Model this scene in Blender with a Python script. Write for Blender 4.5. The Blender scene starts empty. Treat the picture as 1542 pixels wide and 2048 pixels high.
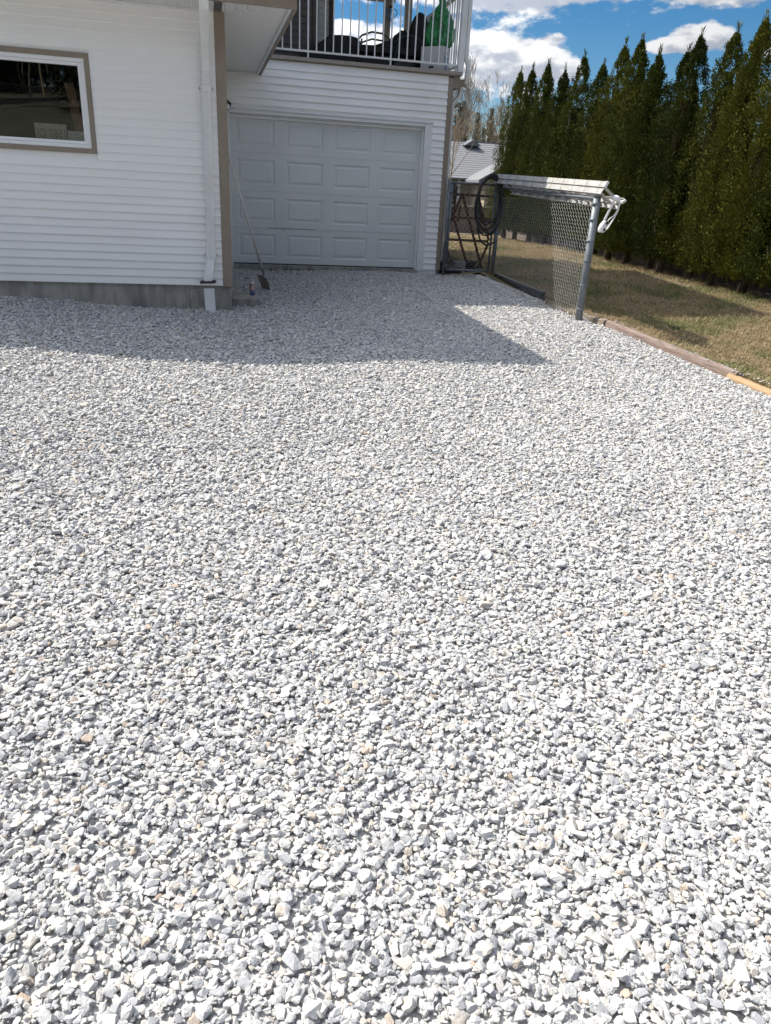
import bpy, bmesh, math, random
import numpy as np
from mathutils import Vector, Matrix, Euler

random.seed(7)
rng = np.random.default_rng(11)
sc = bpy.context.scene
col = sc.collection
PI = math.pi

# ------------------------------------------------------------------ camera
CAM_LOC = Vector((0, 0, 1.6))
PITCH, ROLL, YAW = math.radians(23.169), math.radians(3.055), math.radians(14.077)
cam_d = bpy.data.cameras.new("camera")
cam = bpy.data.objects.new("camera", cam_d)
col.objects.link(cam)
fw0 = Vector((math.sin(YAW), math.cos(YAW), 0)); rt = Vector((math.cos(YAW), -math.sin(YAW), 0)); up = Vector((0, 0, 1))
fwd = fw0 * math.cos(PITCH) - up * math.sin(PITCH)
upc = fw0 * math.sin(PITCH) + up * math.cos(PITCH)
r_ = rt * math.cos(ROLL) + upc * math.sin(ROLL)
u_ = -rt * math.sin(ROLL) + upc * math.cos(ROLL)
M3 = Matrix((r_, u_, -fwd)).transposed()
cam.matrix_world = Matrix.Translation(CAM_LOC) @ M3.to_4x4()
cam_d.sensor_fit = 'HORIZONTAL'; cam_d.sensor_width = 36.0
cam_d.lens = 36.0 * 1480.64 / 1542.0
cam_d.clip_start = 0.05; cam_d.clip_end = 3000
sc.camera = cam

# ------------------------------------------------------------------ sky and sun
TO_SUN = Vector((-0.70, 0.505, 1.0)).normalized()
SUN_EL = math.asin(TO_SUN.z); SUN_AZ = math.atan2(TO_SUN.x, TO_SUN.y)
world = bpy.data.worlds.new("World"); sc.world = world; world.use_nodes = True
world.cycles.sampling_method = 'MANUAL'; world.cycles.sample_map_resolution = 512
wn = world.node_tree; W = wn.nodes; WL = wn.links
bg = W["Background"]; bg.inputs[1].default_value = 0.15


def wmath(op, a, b=None, c=None):
    n = W.new("ShaderNodeMath"); n.operation = op
    for i, v in enumerate((a, b, c)):
        if v is None: continue
        if isinstance(v, (int, float)): n.inputs[i].default_value = v
        else: WL.new(v, n.inputs[i])
    return n.outputs[0]


sky = W.new("ShaderNodeTexSky"); sky.sky_type = 'NISHITA'; sky.sun_disc = False
sky.sun_elevation = SUN_EL; sky.sun_rotation = SUN_AZ; sky.altitude = 600
sky.air_density = 1.0; sky.dust_density = 0.2; sky.ozone_density = 2.0
tc = W.new("ShaderNodeTexCoord")
sx = W.new("ShaderNodeSeparateXYZ"); WL.new(tc.outputs["Generated"], sx.inputs[0])
az = wmath('MULTIPLY', wmath('ARCTAN2', sx.outputs[0], sx.outputs[1]), 180 / PI)
el = wmath('MULTIPLY', wmath('ARCSINE', sx.outputs[2]), 180 / PI)


def wnoise(scale, detail, rough, off=(0, 0, 0), ysq=2.2):
    mp = W.new("ShaderNodeMapping"); WL.new(tc.outputs["Generated"], mp.inputs[0])
    mp.inputs["Location"].default_value = off; mp.inputs["Scale"].default_value = (1, 1, ysq)
    n = W.new("ShaderNodeTexNoise"); n.inputs["Scale"].default_value = scale
    n.inputs["Detail"].default_value = detail; n.inputs["Roughness"].default_value = rough
    WL.new(mp.outputs[0], n.inputs[0])
    return n.outputs[0]


BASE_SCALE, BASE_OFF = 2.4, (3.7, 1.3, .4)
# cumulus heaps (azimuth, elevation, half widths in degrees, weight) on top of scattered cloud, its cover raised for fill; the first entry thins it in view
HEAPS = [(25.5, 8.2, 26.0, 8.5, -.26), (19.0, 8.6, 3.0, 1.35, .62), (22.3, 8.5, 2.2, .85, .50), (24.8, 8.0, 1.3, .55, .42), (23.5, 9.75, .7, .3, .30), (19, 12.4, 9.0, 1.15, .60), (34, 12.2, 4.5, .95, .55),
         (32.5, 9.8, 2.1, .80, .80), (30.2, 9.35, 1.4, .40, .50), (36.7, 9.0, .9, .9, .42), (10.0, 9.6, 1.6, .7, .60), (13.4, 9.4, 1.8, .7, .52), (16.2, 10.0, 1.0, .6, .4)]
ve = W.new("ShaderNodeCombineXYZ"); WL.new(az, ve.inputs[0]); WL.new(el, ve.inputs[1])
acc = None; hgt = None
for a, e, wa, we, s in HEAPS:
    sb_ = W.new("ShaderNodeVectorMath"); sb_.operation = 'SUBTRACT'; WL.new(ve.outputs[0], sb_.inputs[0]); sb_.inputs[1].default_value = (a, e, 0)
    ml = W.new("ShaderNodeVectorMath"); ml.operation = 'MULTIPLY'; WL.new(sb_.outputs[0], ml.inputs[0]); ml.inputs[1].default_value = (1 / wa, 1 / we, 0)
    dt = W.new("ShaderNodeVectorMath"); dt.operation = 'DOT_PRODUCT'; WL.new(ml.outputs[0], dt.inputs[0]); WL.new(ml.outputs[0], dt.inputs[1])
    g = wmath('MULTIPLY', wmath('POWER', 1 / math.e, dt.outputs["Value"]), s)
    tp_ = W.new("ShaderNodeVectorMath"); tp_.operation = 'DOT_PRODUCT'; WL.new(ml.outputs[0], tp_.inputs[0]); tp_.inputs[1].default_value = (-.25, 1, 0)
    acc = g if acc is None else wmath('ADD', acc, g)
    hgt = wmath('MULTIPLY', g, tp_.outputs["Value"]) if hgt is None else wmath('MULTIPLY_ADD', g, tp_.outputs["Value"], hgt)


def ramp01(v, lo, hi):
    n = W.new("ShaderNodeMapRange"); n.interpolation_type = 'SMOOTHSTEP'
    WL.new(v, n.inputs[0]); n.inputs[1].default_value = lo; n.inputs[2].default_value = hi
    return n.outputs[0]


fine = wnoise(26, 5, .60)
fine2 = wnoise(26, 2, .60, (.012, 0, -.035))
den0 = wmath('ADD', wmath('ADD', wmath('MULTIPLY', fine, .80), wmath('MULTIPLY', wnoise(BASE_SCALE, 2, .5, BASE_OFF, 1.6), .95)), wmath('MINIMUM', acc, .55))
cover = ramp01(den0, .79, .965)
# heaps are bright on top, grey below: height inside the heap, and cloud standing toward the light
lit = ramp01(wmath('ADD', wmath('MULTIPLY', hgt, .60), wmath('MULTIPLY', wmath('SUBTRACT', fine, fine2), 1.5)), -.30, .24)
c_sh = W.new("ShaderNodeMix"); c_sh.data_type = 'RGBA'
c_sh.inputs[6].default_value = (1.7, 1.82, 2.1, 1); c_sh.inputs[7].default_value = (3.4, 3.4, 3.4, 1)
WL.new(lit, c_sh.inputs[0])
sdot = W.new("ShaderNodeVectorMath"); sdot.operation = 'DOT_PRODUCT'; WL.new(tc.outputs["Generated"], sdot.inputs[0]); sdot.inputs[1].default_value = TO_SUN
cb = wmath('MULTIPLY_ADD', wmath('MULTIPLY', sdot.outputs["Value"], sdot.outputs["Value"]), 2.2, .46)  # added fill light: clouds brightened toward and opposite the sun, mostly out of view
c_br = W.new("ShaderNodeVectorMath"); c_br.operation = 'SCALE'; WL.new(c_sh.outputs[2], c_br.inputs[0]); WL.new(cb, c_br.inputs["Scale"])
hs = W.new("ShaderNodeHueSaturation"); hs.inputs["Saturation"].default_value = 1.45; hs.inputs["Value"].default_value = .20; WL.new(sky.outputs[0], hs.inputs["Color"])
mixc = W.new("ShaderNodeMix"); mixc.data_type = 'RGBA'
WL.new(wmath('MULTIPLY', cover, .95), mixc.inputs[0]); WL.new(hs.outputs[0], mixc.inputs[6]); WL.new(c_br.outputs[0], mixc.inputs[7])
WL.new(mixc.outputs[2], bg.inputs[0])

sun_d = bpy.data.lights.new("sun", 'SUN'); sun_d.energy = 2.05; sun_d.angle = math.radians(.53); sun_d.color = (1.0, .94, .84)
sun = bpy.data.objects.new("sun", sun_d); col.objects.link(sun)
sun.rotation_euler = (-TO_SUN).to_track_quat('-Z', 'Y').to_euler(); sun.location = (-20, 15, 30)
sc.view_settings.view_transform = 'Standard'; sc.view_settings.look = 'None'; sc.view_settings.gamma = 1.0
sc.view_settings.use_curve_mapping = False
sc.view_settings.exposure = 1.74
sc.cycles.max_bounces = 8; sc.cycles.diffuse_bounces = 3; sc.cycles.transparent_max_bounces = 16
sc.cycles.sample_clamp_indirect = 8
sc.cycles.use_adaptive_sampling = True; sc.cycles.adaptive_threshold = .015

# ------------------------------------------------------------------ helpers


def ss(a, b, x):
    t = np.clip((x - a) / (b - a), 0, 1); return t * t * (3 - 2 * t)


def gz(x, y):
    """height of the ground"""
    x = np.asarray(x, float); y = np.asarray(y, float)
    z = .02 + .033 * np.clip(y, -8, 18)
    z = z + .05 * np.clip(.5 - x, 0, 4) * ss(1.0, 5.0, y)
    z = z + (.010 * np.sin(2.1 * x + .7 * y) + .009 * np.sin(1.3 * x - 2.3 * y + 1.0) + .006 * np.sin(4.3 * x + 3.1 * y)) * (x < 4.55)
    z = z - .035 * ss(11.3, 12.4, y) * (x < 4.55)
    z = z + 9.0 * ss(-14, -60, y)          # bank rising behind the viewer
    return z


def gzf(x, y): return float(gz(x, y))


class MB:
    def __init__(s): s.v = []; s.f = []

    def quad(s, a, b, c, d):
        n = len(s.v); s.v += [a, b, c, d]; s.f.append((n, n + 1, n + 2, n + 3)); return s

    def tri(s, a, b, c):
        n = len(s.v); s.v += [a, b, c]; s.f.append((n, n + 1, n + 2)); return s

    def box(s, lo, hi, m=None):
        n = len(s.v)
        for z in (lo[2], hi[2]):
            for x, y in ((lo[0], lo[1]), (hi[0], lo[1]), (hi[0], hi[1]), (lo[0], hi[1])):
                p = Vector((x, y, z)); s.v.append(tuple(m @ p if m else p))
        for f in ((3, 2, 1, 0), (4, 5, 6, 7), (0, 1, 5, 4), (1, 2, 6, 5), (2, 3, 7, 6), (3, 0, 4, 7)):
            s.f.append(tuple(n + i for i in f))
        return s

    def beam(s, a, b, w, h, upv=(0, 0, 1)):
        a = Vector(a); b = Vector(b); d = (b - a); L = d.length; d.normalize()
        side = d.cross(Vector(upv)); side.normalize(); u = side.cross(d)
        m = Matrix((side, d, u)).transposed().to_4x4(); m.translation = a
        return s.box((-w / 2, 0, -h / 2), (w / 2, L, h / 2), m)

    def tube(s, pts, r, n=8, cap=True, closed=False):
        pts = [Vector(p) for p in pts]; k = len(pts); base = len(s.v)
        rr = r if isinstance(r, (list, tuple)) else [r] * k
        ref = None
        for i, p in enumerate(pts):
            if closed: t = pts[(i + 1) % k] - pts[i - 1]
            else: t = pts[min(i + 1, k - 1)] - pts[max(i - 1, 0)]
            t.normalize()
            if ref is None:
                ref = Vector((0, 0, 1)) if abs(t.z) < .9 else Vector((1, 0, 0))
            a = t.cross(ref); a.normalize(); b = a.cross(t); b.normalize(); ref = b
            for j in range(n):
                an = 2 * PI * j / n
                s.v.append(tuple(p + (a * math.cos(an) + b * math.sin(an)) * rr[i]))
        for i in range(k if closed else k - 1):
            i2 = (i + 1) % k
            for j in range(n):
                j2 = (j + 1) % n
                s.f.append((base + i * n + j, base + i * n + j2, base + i2 * n + j2, base + i2 * n + j))
        if cap and not closed:
            s.f.append(tuple(base + j for j in range(n))[::-1]); s.f.append(tuple(base + (k - 1) * n + j for j in range(n)))
        return s

    def sweepx(s, path, w, t):
        """rectangular pipe bent in a plane that holds world X sideways: path of (x,y,z)"""
        base = len(s.v); pts = [Vector(p) for p in path]; k = len(pts)
        for i, p in enumerate(pts):
            d = pts[min(i + 1, k - 1)] - pts[max(i - 1, 0)]; d.normalize()
            n = d.cross(Vector((1, 0, 0))); n.normalize()
            for a, b in ((-1, -1), (1, -1), (1, 1), (-1, 1)):
                s.v.append(tuple(p + Vector((1, 0, 0)) * a * w / 2 + n * b * t / 2))
        for i in range(k - 1):
            for j in range(4):
                j2 = (j + 1) % 4
                s.f.append((base + i * 4 + j, base + i * 4 + j2, base + i * 4 + 4 + j2, base + i * 4 + 4 + j))
        s.f.append((base + 3, base + 2, base + 1, base)); e = base + (k - 1) * 4; s.f.append((e, e + 1, e + 2, e + 3))
        return s

    def lathe(s, prof, c=(0, 0, 0), n=16, m=None):
        base = len(s.v); c = Vector(c)
        for r, z in prof:
            for j in range(n):
                a = 2 * PI * j / n; p = c + Vector((r * math.cos(a), r * math.sin(a), z)); s.v.append(tuple(m @ p if m else p))
        for i in range(len(prof) - 1):
            for j in range(n):
                j2 = (j + 1) % n
                s.f.append((base + i * n + j, base + i * n + j2, base + (i + 1) * n + j2, base + (i + 1) * n + j))
        s.f.append(tuple(base + j for j in range(n))[::-1]); e = base + (len(prof) - 1) * n; s.f.append(tuple(e + j for j in range(n)))
        return s

    def extrude(s, prof, a, b, ax=0):
        """closed profile of (u,v) pushed along axis ax from a to b; ax 0: (y,z), 1: (x,z), 2: (x,y)"""
        base = len(s.v); n = len(prof)
        for t in (a, b):
            for p, q in prof: s.v.append(((t, p, q), (p, t, q), (p, q, t))[ax])
        for j in range(n):
            j2 = (j + 1) % n; s.f.append((base + j, base + j2, base + n + j2, base + n + j))
        s.f.append(tuple(base + j for j in range(n))[::-1]); s.f.append(tuple(base + n + j for j in range(n)))
        return s

    def mesh(s, name, mat=None, smooth=False):
        me = bpy.data.meshes.new(name); me.from_pydata([tuple(v) for v in s.v], [], s.f)
        if mat: me.materials.append(mat)
        bm = bmesh.new(); bm.from_mesh(me); bmesh.ops.recalc_face_normals(bm, faces=bm.faces); bm.to_mesh(me); bm.free()
        if smooth:
            me.polygons.foreach_set('use_smooth', [True] * len(me.polygons))
        me.update(); return me

    def build(s, name, mat, parent=None, smooth=False, bevel=0, kind=None):
        return link(name, s.mesh(name, mat, smooth), parent, bevel=bevel, kind=kind)


def wpos(o):
    p = Vector((0, 0, 0))
    while o is not None: p += o.location; o = o.parent
    return p


def link(name, me, parent=None, loc=None, bevel=0, kind=None, rot=None, scale=None):
    """an object whose mesh is in world coordinates (moved by loc), under its parent"""
    o = bpy.data.objects.new(name, me); col.objects.link(o)
    l = Vector(loc) if loc is not None else Vector((0, 0, 0))
    if parent is not None:
        o.parent = parent; l = l - wpos(parent)
    o.location = l
    if rot is not None: o.rotation_euler = rot
    if scale is not None: o.scale = scale
    if bevel:
        b = o.modifiers.new("bevel", 'BEVEL'); b.width = bevel; b.segments = 2; b.limit_method = 'ANGLE'
    if kind: o["kind"] = kind
    return o


def thing(name, label, cat, loc=(0, 0, 0), group=None):
    o = bpy.data.objects.new(name, None); col.objects.link(o); o.location = loc; o.empty_display_size = .2
    return tag(o, label, cat, group)


def tag(o, label, cat, group=None):
    o["label"] = label; o["category"] = cat
    if group: o["group"] = group
    return o


# ------------------------------------------------------------------ materials


def mat_new(name):
    m = bpy.data.materials.new(name); m.use_nodes = True
    return m, m.node_tree.nodes, m.node_tree.links, m.node_tree.nodes["Principled BSDF"]


def mat(name, c, rough=.6, c2=None, scale=8, detail=6, lo=.35, hi=.65, bump=0, bscale=None, metal=0, spec=.5, stretch=(1, 1, 1), c3=None, scale3=1.5, f3=.5, coord='Object', trans=0):
    """colour c varied toward c2 by noise, then toward c3 by a second, larger noise; bump is fine relief in metres"""
    m, N, L, b = mat_new(name)
    b.inputs["Base Color"].default_value = (*c, 1); b.inputs["Roughness"].default_value = rough
    b.inputs["Metallic"].default_value = metal; b.inputs["Specular IOR Level"].default_value = spec
    if trans: b.inputs["Transmission Weight"].default_value = trans
    tcn = N.new("ShaderNodeTexCoord"); mp = N.new("ShaderNodeMapping"); L.new(tcn.outputs[coord], mp.inputs[0]); mp.inputs["Scale"].default_value = stretch

    def noise(sc_, det):
        n = N.new("ShaderNodeTexNoise"); n.inputs["Scale"].default_value = sc_; n.inputs["Detail"].default_value = det
        n.inputs["Roughness"].default_value = .6; L.new(mp.outputs[0], n.inputs[0]); return n.outputs[0]

    def mr(v, a, z, top=1):
        n = N.new("ShaderNodeMapRange"); n.interpolation_type = 'SMOOTHSTEP'; L.new(v, n.inputs[0])
        n.inputs[1].default_value = a; n.inputs[2].default_value = z; n.inputs[4].default_value = top; return n.outputs[0]
    cur = None
    if c2:
        x = N.new("ShaderNodeMix"); x.data_type = 'RGBA'; x.inputs[6].default_value = (*c, 1); x.inputs[7].default_value = (*c2, 1)
        L.new(mr(noise(scale, detail), lo, hi), x.inputs[0]); cur = x.outputs[2]
    if c3:
        y = N.new("ShaderNodeMix"); y.data_type = 'RGBA'; y.inputs[7].default_value = (*c3, 1)
        if cur: L.new(cur, y.inputs[6])
        else: y.inputs[6].default_value = (*c, 1)
        L.new(mr(noise(scale3, 4), .48, .7, f3), y.inputs[0]); cur = y.outputs[2]
    if cur: L.new(cur, b.inputs["Base Color"])
    if bump:
        bp = N.new("ShaderNodeBump"); bp.inputs["Strength"].default_value = 1; bp.inputs["Distance"].default_value = bump
        L.new(noise(bscale or scale * 4, 5), bp.inputs["Height"]); L.new(bp.outputs[0], b.inputs["Normal"])
    return m


def mat_random(name, stops, rough=.85, speck=None, sscale=300, samt=.3, bump=0, bscale=120, patch=None, trl=0):
    """per-piece colour from Object Info random through a ramp, with fine speckle"""
    m, N, L, b = mat_new(name); b.inputs["Roughness"].default_value = rough; b.inputs["Specular IOR Level"].default_value = .15
    oi = N.new("ShaderNodeObjectInfo"); cr = N.new("ShaderNodeValToRGB"); L.new(oi.outputs["Random"], cr.inputs[0])
    e = cr.color_ramp.elements; cr.color_ramp.interpolation = 'LINEAR'
    while len(e) < len(stops): e.new(.5)
    for i, (p, c) in enumerate(stops): e[i].position = p; e[i].color = (*c, 1)
    cur = cr.outputs[0]
    tcn = N.new("ShaderNodeTexCoord")
    off = N.new("ShaderNodeVectorMath"); off.operation = 'ADD'; L.new(tcn.outputs["Object"], off.inputs[0])
    mm = N.new("ShaderNodeMath"); mm.operation = 'MULTIPLY'; L.new(oi.outputs["Random"], mm.inputs[0]); mm.inputs[1].default_value = 37; L.new(mm.outputs[0], off.inputs[1])
    if speck:
        n = N.new("ShaderNodeTexNoise"); n.inputs["Scale"].default_value = sscale; n.inputs["Detail"].default_value = 4; n.inputs["Roughness"].default_value = .7
        L.new(off.outputs[0], n.inputs[0])
        r = N.new("ShaderNodeMapRange"); L.new(n.outputs[0], r.inputs[0]); r.inputs[1].default_value = .5; r.inputs[2].default_value = .75; r.inputs[4].default_value = samt
        x = N.new("ShaderNodeMix"); x.data_type = 'RGBA'; L.new(r.outputs[0], x.inputs[0]); L.new(cur, x.inputs[6]); x.inputs[7].default_value = (*speck, 1); cur = x.outputs[2]
    if patch:      # (colour, scale, lo, hi, amount): large patches over the ground
        g = N.new("ShaderNodeNewGeometry"); n = N.new("ShaderNodeTexNoise"); n.inputs["Scale"].default_value = patch[1]; n.inputs["Detail"].default_value = 4
        L.new(g.outputs["Position"], n.inputs[0])
        r = N.new("ShaderNodeMapRange"); L.new(n.outputs[0], r.inputs[0]); r.inputs[1].default_value = patch[2]; r.inputs[2].default_value = patch[3]; r.inputs[4].default_value = patch[4]
        x = N.new("ShaderNodeMix"); x.data_type = 'RGBA'; L.new(r.outputs[0], x.inputs[0]); L.new(cur, x.inputs[6]); x.inputs[7].default_value = (*patch[0], 1); cur = x.outputs[2]
    L.new(cur, b.inputs["Base Color"])
    if bump:
        n = N.new("ShaderNodeTexNoise"); n.inputs["Scale"].default_value = bscale; n.inputs["Detail"].default_value = 4; L.new(off.outputs[0], n.inputs[0])
        bp = N.new("ShaderNodeBump"); bp.inputs["Distance"].default_value = bump; L.new(n.outputs[0], bp.inputs["Height"]); L.new(bp.outputs[0], b.inputs["Normal"])
    if trl:
        t = N.new("ShaderNodeBsdfTranslucent"); L.new(cur, t.inputs[0]); mx = N.new("ShaderNodeMixShader"); mx.inputs[0].default_value = trl
        L.new(b.outputs[0], mx.inputs[1]); L.new(t.outputs[0], mx.inputs[2]); L.new(mx.outputs[0], N["Material Output"].inputs[0])
    return m


STONE = mat_random("crushed_stone", [(0, (.28, .285, .30)), (.10, (.375, .38, .392)), (.28, (.445, .447, .452)), (.55, (.505, .502, .492)), (.76, (.545, .535, .512)), (.90, (.535, .51, .468)), (.975, (.49, .445, .39)), (1, (.40, .32, .255))],
                   .9, (.36, .375, .40), 8, .60, .0025, 6)
GROUND = mat("gravel_bed", (.56, .555, .545), .95, (.42, .415, .41), 60, 6, bump=.004, bscale=90)
SIDING = mat("white_vinyl_siding", (.87, .87, .86), .42, (.84, .84, .83), 3, 4, spec=.4, c3=(.70, .68, .62), scale3=.8, f3=.35, stretch=(.6, 1, 3))
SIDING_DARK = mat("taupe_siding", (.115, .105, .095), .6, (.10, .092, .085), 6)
TRIM = mat("tan_trim", (.265, .220, .170), .55, (.245, .20, .155), 5, 3, bump=.0003, bscale=40)
WHITE = mat("white_aluminium", (.74, .75, .75), .38, (.70, .71, .71), 5, 4, c3=(.55, .54, .50), scale3=3, f3=.25)
VINYL = mat("white_vinyl", (.80, .81, .82), .35)
DOOR = mat("painted_steel_door", (.65, .672, .668), .45, (.62, .645, .645), 2.5, 5, c3=(.60, .61, .60), scale3=1.2, f3=.4)
CONC = mat("weathered_concrete", (.36, .345, .31), .9, (.25, .24, .22), 7, 8, .38, .62, bump=.002, bscale=60, stretch=(1.6, 1.6, .45), c3=(.13, .128, .122), scale3=2.2, f3=.7)
BLACK = mat("black_plastic", (.012, .012, .014), .45)
RUBBER = mat("black_rubber", (.014, .015, .016), .55, (.03, .03, .03), 9)
GALV = mat("galvanised_steel", (.21, .235, .255), .58, (.15, .17, .19), 14, 6, metal=.45, spec=.5, c3=(.16, .17, .18), scale3=3, f3=.6)
WIRE = mat("galvanised_wire", (.30, .315, .32), .6, (.22, .235, .24), 30, 3, metal=.25)
ALU = mat("painted_aluminium", (.50, .495, .48), .45, (.40, .39, .375), 9, 5, metal=.15, c3=(.40, .38, .35), scale3=4, f3=.5)
RUST = mat("rusty_steel", (.055, .022, .014), .85, (.11, .045, .022), 25, 6, bump=.001)
TIMBER = mat("weathered_timber", (.27, .20, .165), .9, (.17, .125, .105), 5, 8, .35, .6, bump=.004, bscale=14, stretch=(14, 1, 14), c3=(.33, .27, .24), scale3=3, f3=.6)
TIMBER_OLD = mat("old_split_timber", (.30, .25, .20), .95, (.14, .11, .09), 5, 8, bump=.006, bscale=12, stretch=(12, 1, 12))
TIMBER_NEW = mat("fresh_cut_timber", (.40, .265, .145), .75, (.33, .21, .11), 4, 6, bump=.001, bscale=20, stretch=(16, .8, 16))
FENCEWOOD = mat("grey_fence_wood", (.20, .165, .14), .9, (.12, .10, .09), 5, 7, bump=.003, bscale=14, stretch=(10, 10, .8))
BARK = mat("bark", (.085, .065, .05), .95, (.04, .032, .026), 10, 6, bump=.008, bscale=22, stretch=(3, 3, .5))
PALEBARK = mat("pale_bark", (.30, .26, .21), .9, (.18, .15, .12), 12, 5)
TWIG = mat("bare_twigs", (.20, .16, .11), .9, (.27, .21, .12), 2, 3)
SHINGLE = mat("grey_shingles", (.22, .225, .235), .95, (.16, .165, .175), 30, 5, bump=.004, bscale=120)
CREAM = mat("cream_stucco", (.40, .33, .235), .9, (.36, .30, .21), 6)
ROOFTAN = mat("brown_shingles", (.12, .10, .085), .95, (.08, .07, .06), 20)
CLOTHBLACK = mat("black_cloth", (.010, .011, .013), .7, (.02, .021, .024), 6, bump=.008, bscale=9)
TEAL = mat("dark_green_tube", (.012, .035, .036), .4)
GREENBAG = mat("green_plastic_bag", (.04, .40, .12), .16, (.012, .14, .04), 14, 7, .42, .60, bump=.045, bscale=20, spec=.8, stretch=(1.6, 1.6, .7))
BOXWHITE = mat("white_cardboard", (.62, .63, .63), .7, (.57, .58, .58), 4)
BLUE = mat("blue_print", (.03, .17, .48), .6)
INNER = mat('dead_foliage_shade', (.014, .012, .007), 1.0, spec=0)  # dead inner foliage, coloured near black as shade in the crown gaps
LEAFTHUJA = mat_random("thuja_leaf", [(0, (.034, .050, .009)), (.5, (.060, .076, .012)), (1, (.102, .108, .015))], .8, (.165, .145, .016), 1.8, .55, trl=.08)
DEADGRASS = mat_random("lawn_blade", [(0, (.26, .19, .115)), (.25, (.365, .28, .17)), (.76, (.47, .37, .24)), (.91, (.30, .25, .13)), (1, (.13, .17, .06))], .8,
                       patch=((.10, .15, .045), 1.1, .48, .66, .66), trl=.25)
LAWN = mat("lawn_soil", (.27, .205, .12), .95, (.19, .145, .085), 30, 6, bump=.006, bscale=50, c3=(.09, .11, .03), scale3=.9, f3=.6)
TERRAIN = mat("dry_field", (.06, .058, .042), .95, (.04, .042, .028), .3, 6)
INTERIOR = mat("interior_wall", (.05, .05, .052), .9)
BOARD = mat("brown_board", (.26, .145, .075), .8, (.19, .10, .05), 6, 5, stretch=(8, 8, 1))
PLATE = mat("cream_plate", (.60, .58, .47), .6, (.54, .52, .42), 8)
INK = mat("grey_lettering", (.12, .12, .11), .7)
PAPER = mat("white_paper", (.62, .62, .57), .8)

m, N, L, b = mat_new("window_glass")
tr = N.new("ShaderNodeBsdfTransparent"); tr.inputs[0].default_value = (.94, .96, .96, 1)
gl = N.new("ShaderNodeBsdfGlossy"); gl.inputs["Roughness"].default_value = .0
fr = N.new("ShaderNodeFresnel"); fr.inputs[0].default_value = 1.9
mx = N.new("ShaderNodeMixShader"); L.new(fr.outputs[0], mx.inputs[0]); L.new(tr.outputs[0], mx.inputs[1]); L.new(gl.outputs[0], mx.inputs[2])
L.new(mx.outputs[0], N["Material Output"].inputs[0]); GLASS = m

# perforated soffit: rows of small dark holes along the ribs
m, N, L, b = mat_new("perforated_soffit"); b.inputs["Roughness"].default_value = .45
tcn = N.new("ShaderNodeTexCoord"); vor = N.new("ShaderNodeTexVoronoi"); vor.inputs["Scale"].default_value = 62; vor.inputs["Randomness"].default_value = .0
L.new(tcn.outputs["Object"], vor.inputs[0]); cr = N.new("ShaderNodeValToRGB"); L.new(vor.outputs["Distance"], cr.inputs[0])
cr.color_ramp.elements[0].position = .17; cr.color_ramp.elements[0].color = (.14, .14, .14, 1)
cr.color_ramp.elements[1].position = .27; cr.color_ramp.elements[1].color = (.78, .785, .77, 1); L.new(cr.outputs[0], b.inputs["Base Color"]); SOFFIT = m

# ------------------------------------------------------------------ scatter of many small pieces (geometry nodes)


def scatter(name, P, rot, scl, idx, sources, parent=None):
    c = bpy.data.collections.new(name + "_pieces")
    for i, me in enumerate(sources):
        o = bpy.data.objects.new("%s_%02d" % (name, i), me); c.objects.link(o)
    me = bpy.data.meshes.new(name); me.vertices.add(len(P)); me.vertices.foreach_set('co', np.asarray(P, np.float32).ravel())
    for nm, dat, typ in (("rot", rot, 'FLOAT_VECTOR'), ("scl", scl, 'FLOAT_VECTOR')):
        a = me.attributes.new(nm, typ, 'POINT'); a.data.foreach_set('vector', np.asarray(dat, np.float32).ravel())
    a = me.attributes.new("idx", 'INT', 'POINT'); a.data.foreach_set('value', np.asarray(idx, np.int32))
    me.update()
    g = bpy.data.node_groups.new(name + "_scatter", 'GeometryNodeTree')
    g.interface.new_socket("Geometry", in_out='INPUT', socket_type='NodeSocketGeometry'); g.interface.new_socket("Geometry", in_out='OUTPUT', socket_type='NodeSocketGeometry')
    n = g.nodes; l = g.links
    gi = n.new("NodeGroupInput"); go = n.new("NodeGroupOutput"); ip = n.new("GeometryNodeInstanceOnPoints"); ci = n.new("GeometryNodeCollectionInfo")
    ci.inputs[0].default_value = c; ci.inputs[1].default_value = True; ci.inputs[2].default_value = True
    l.new(gi.outputs[0], ip.inputs["Points"]); l.new(ci.outputs[0], ip.inputs["Instance"]); ip.inputs["Pick Instance"].default_value = True

    def attr(nm, t):
        a = n.new("GeometryNodeInputNamedAttribute"); a.data_type = t; a.inputs[0].default_value = nm; return a.outputs[0]
    l.new(attr("idx", 'INT'), ip.inputs["Instance Index"])
    er = n.new("FunctionNodeEulerToRotation"); l.new(attr("rot", 'FLOAT_VECTOR'), er.inputs[0]); l.new(er.outputs[0], ip.inputs["Rotation"])
    l.new(attr("scl", 'FLOAT_VECTOR'), ip.inputs["Scale"]); l.new(ip.outputs[0], go.inputs[0])
    o = link(name, me, parent, kind="stuff")
    md = o.modifiers.new("scatter", 'NODES'); md.node_group = g
    return o


# ================================================================== THE GROUND
def sheet(name, xs, ys, mat_, dz=0.0, zf=gz):
    X, Y = np.meshgrid(xs, ys); Z = zf(X, Y) + dz
    v = np.stack([X, Y, Z], -1).reshape(-1, 3); nx = len(xs); f = []
    for j in range(len(ys) - 1):
        for i in range(nx - 1):
            a = j * nx + i; f.append((a, a + 1, a + nx + 1, a + nx))
    me = bpy.data.meshes.new(name); me.from_pydata(v.tolist(), [], f); me.materials.append(mat_)
    me.polygons.foreach_set('use_smooth', [True] * len(f)); me.update()
    o = link(name, me); o["kind"] = "structure"; return o


def frange(a, b, n): return list(np.linspace(a, b, n))


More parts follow.
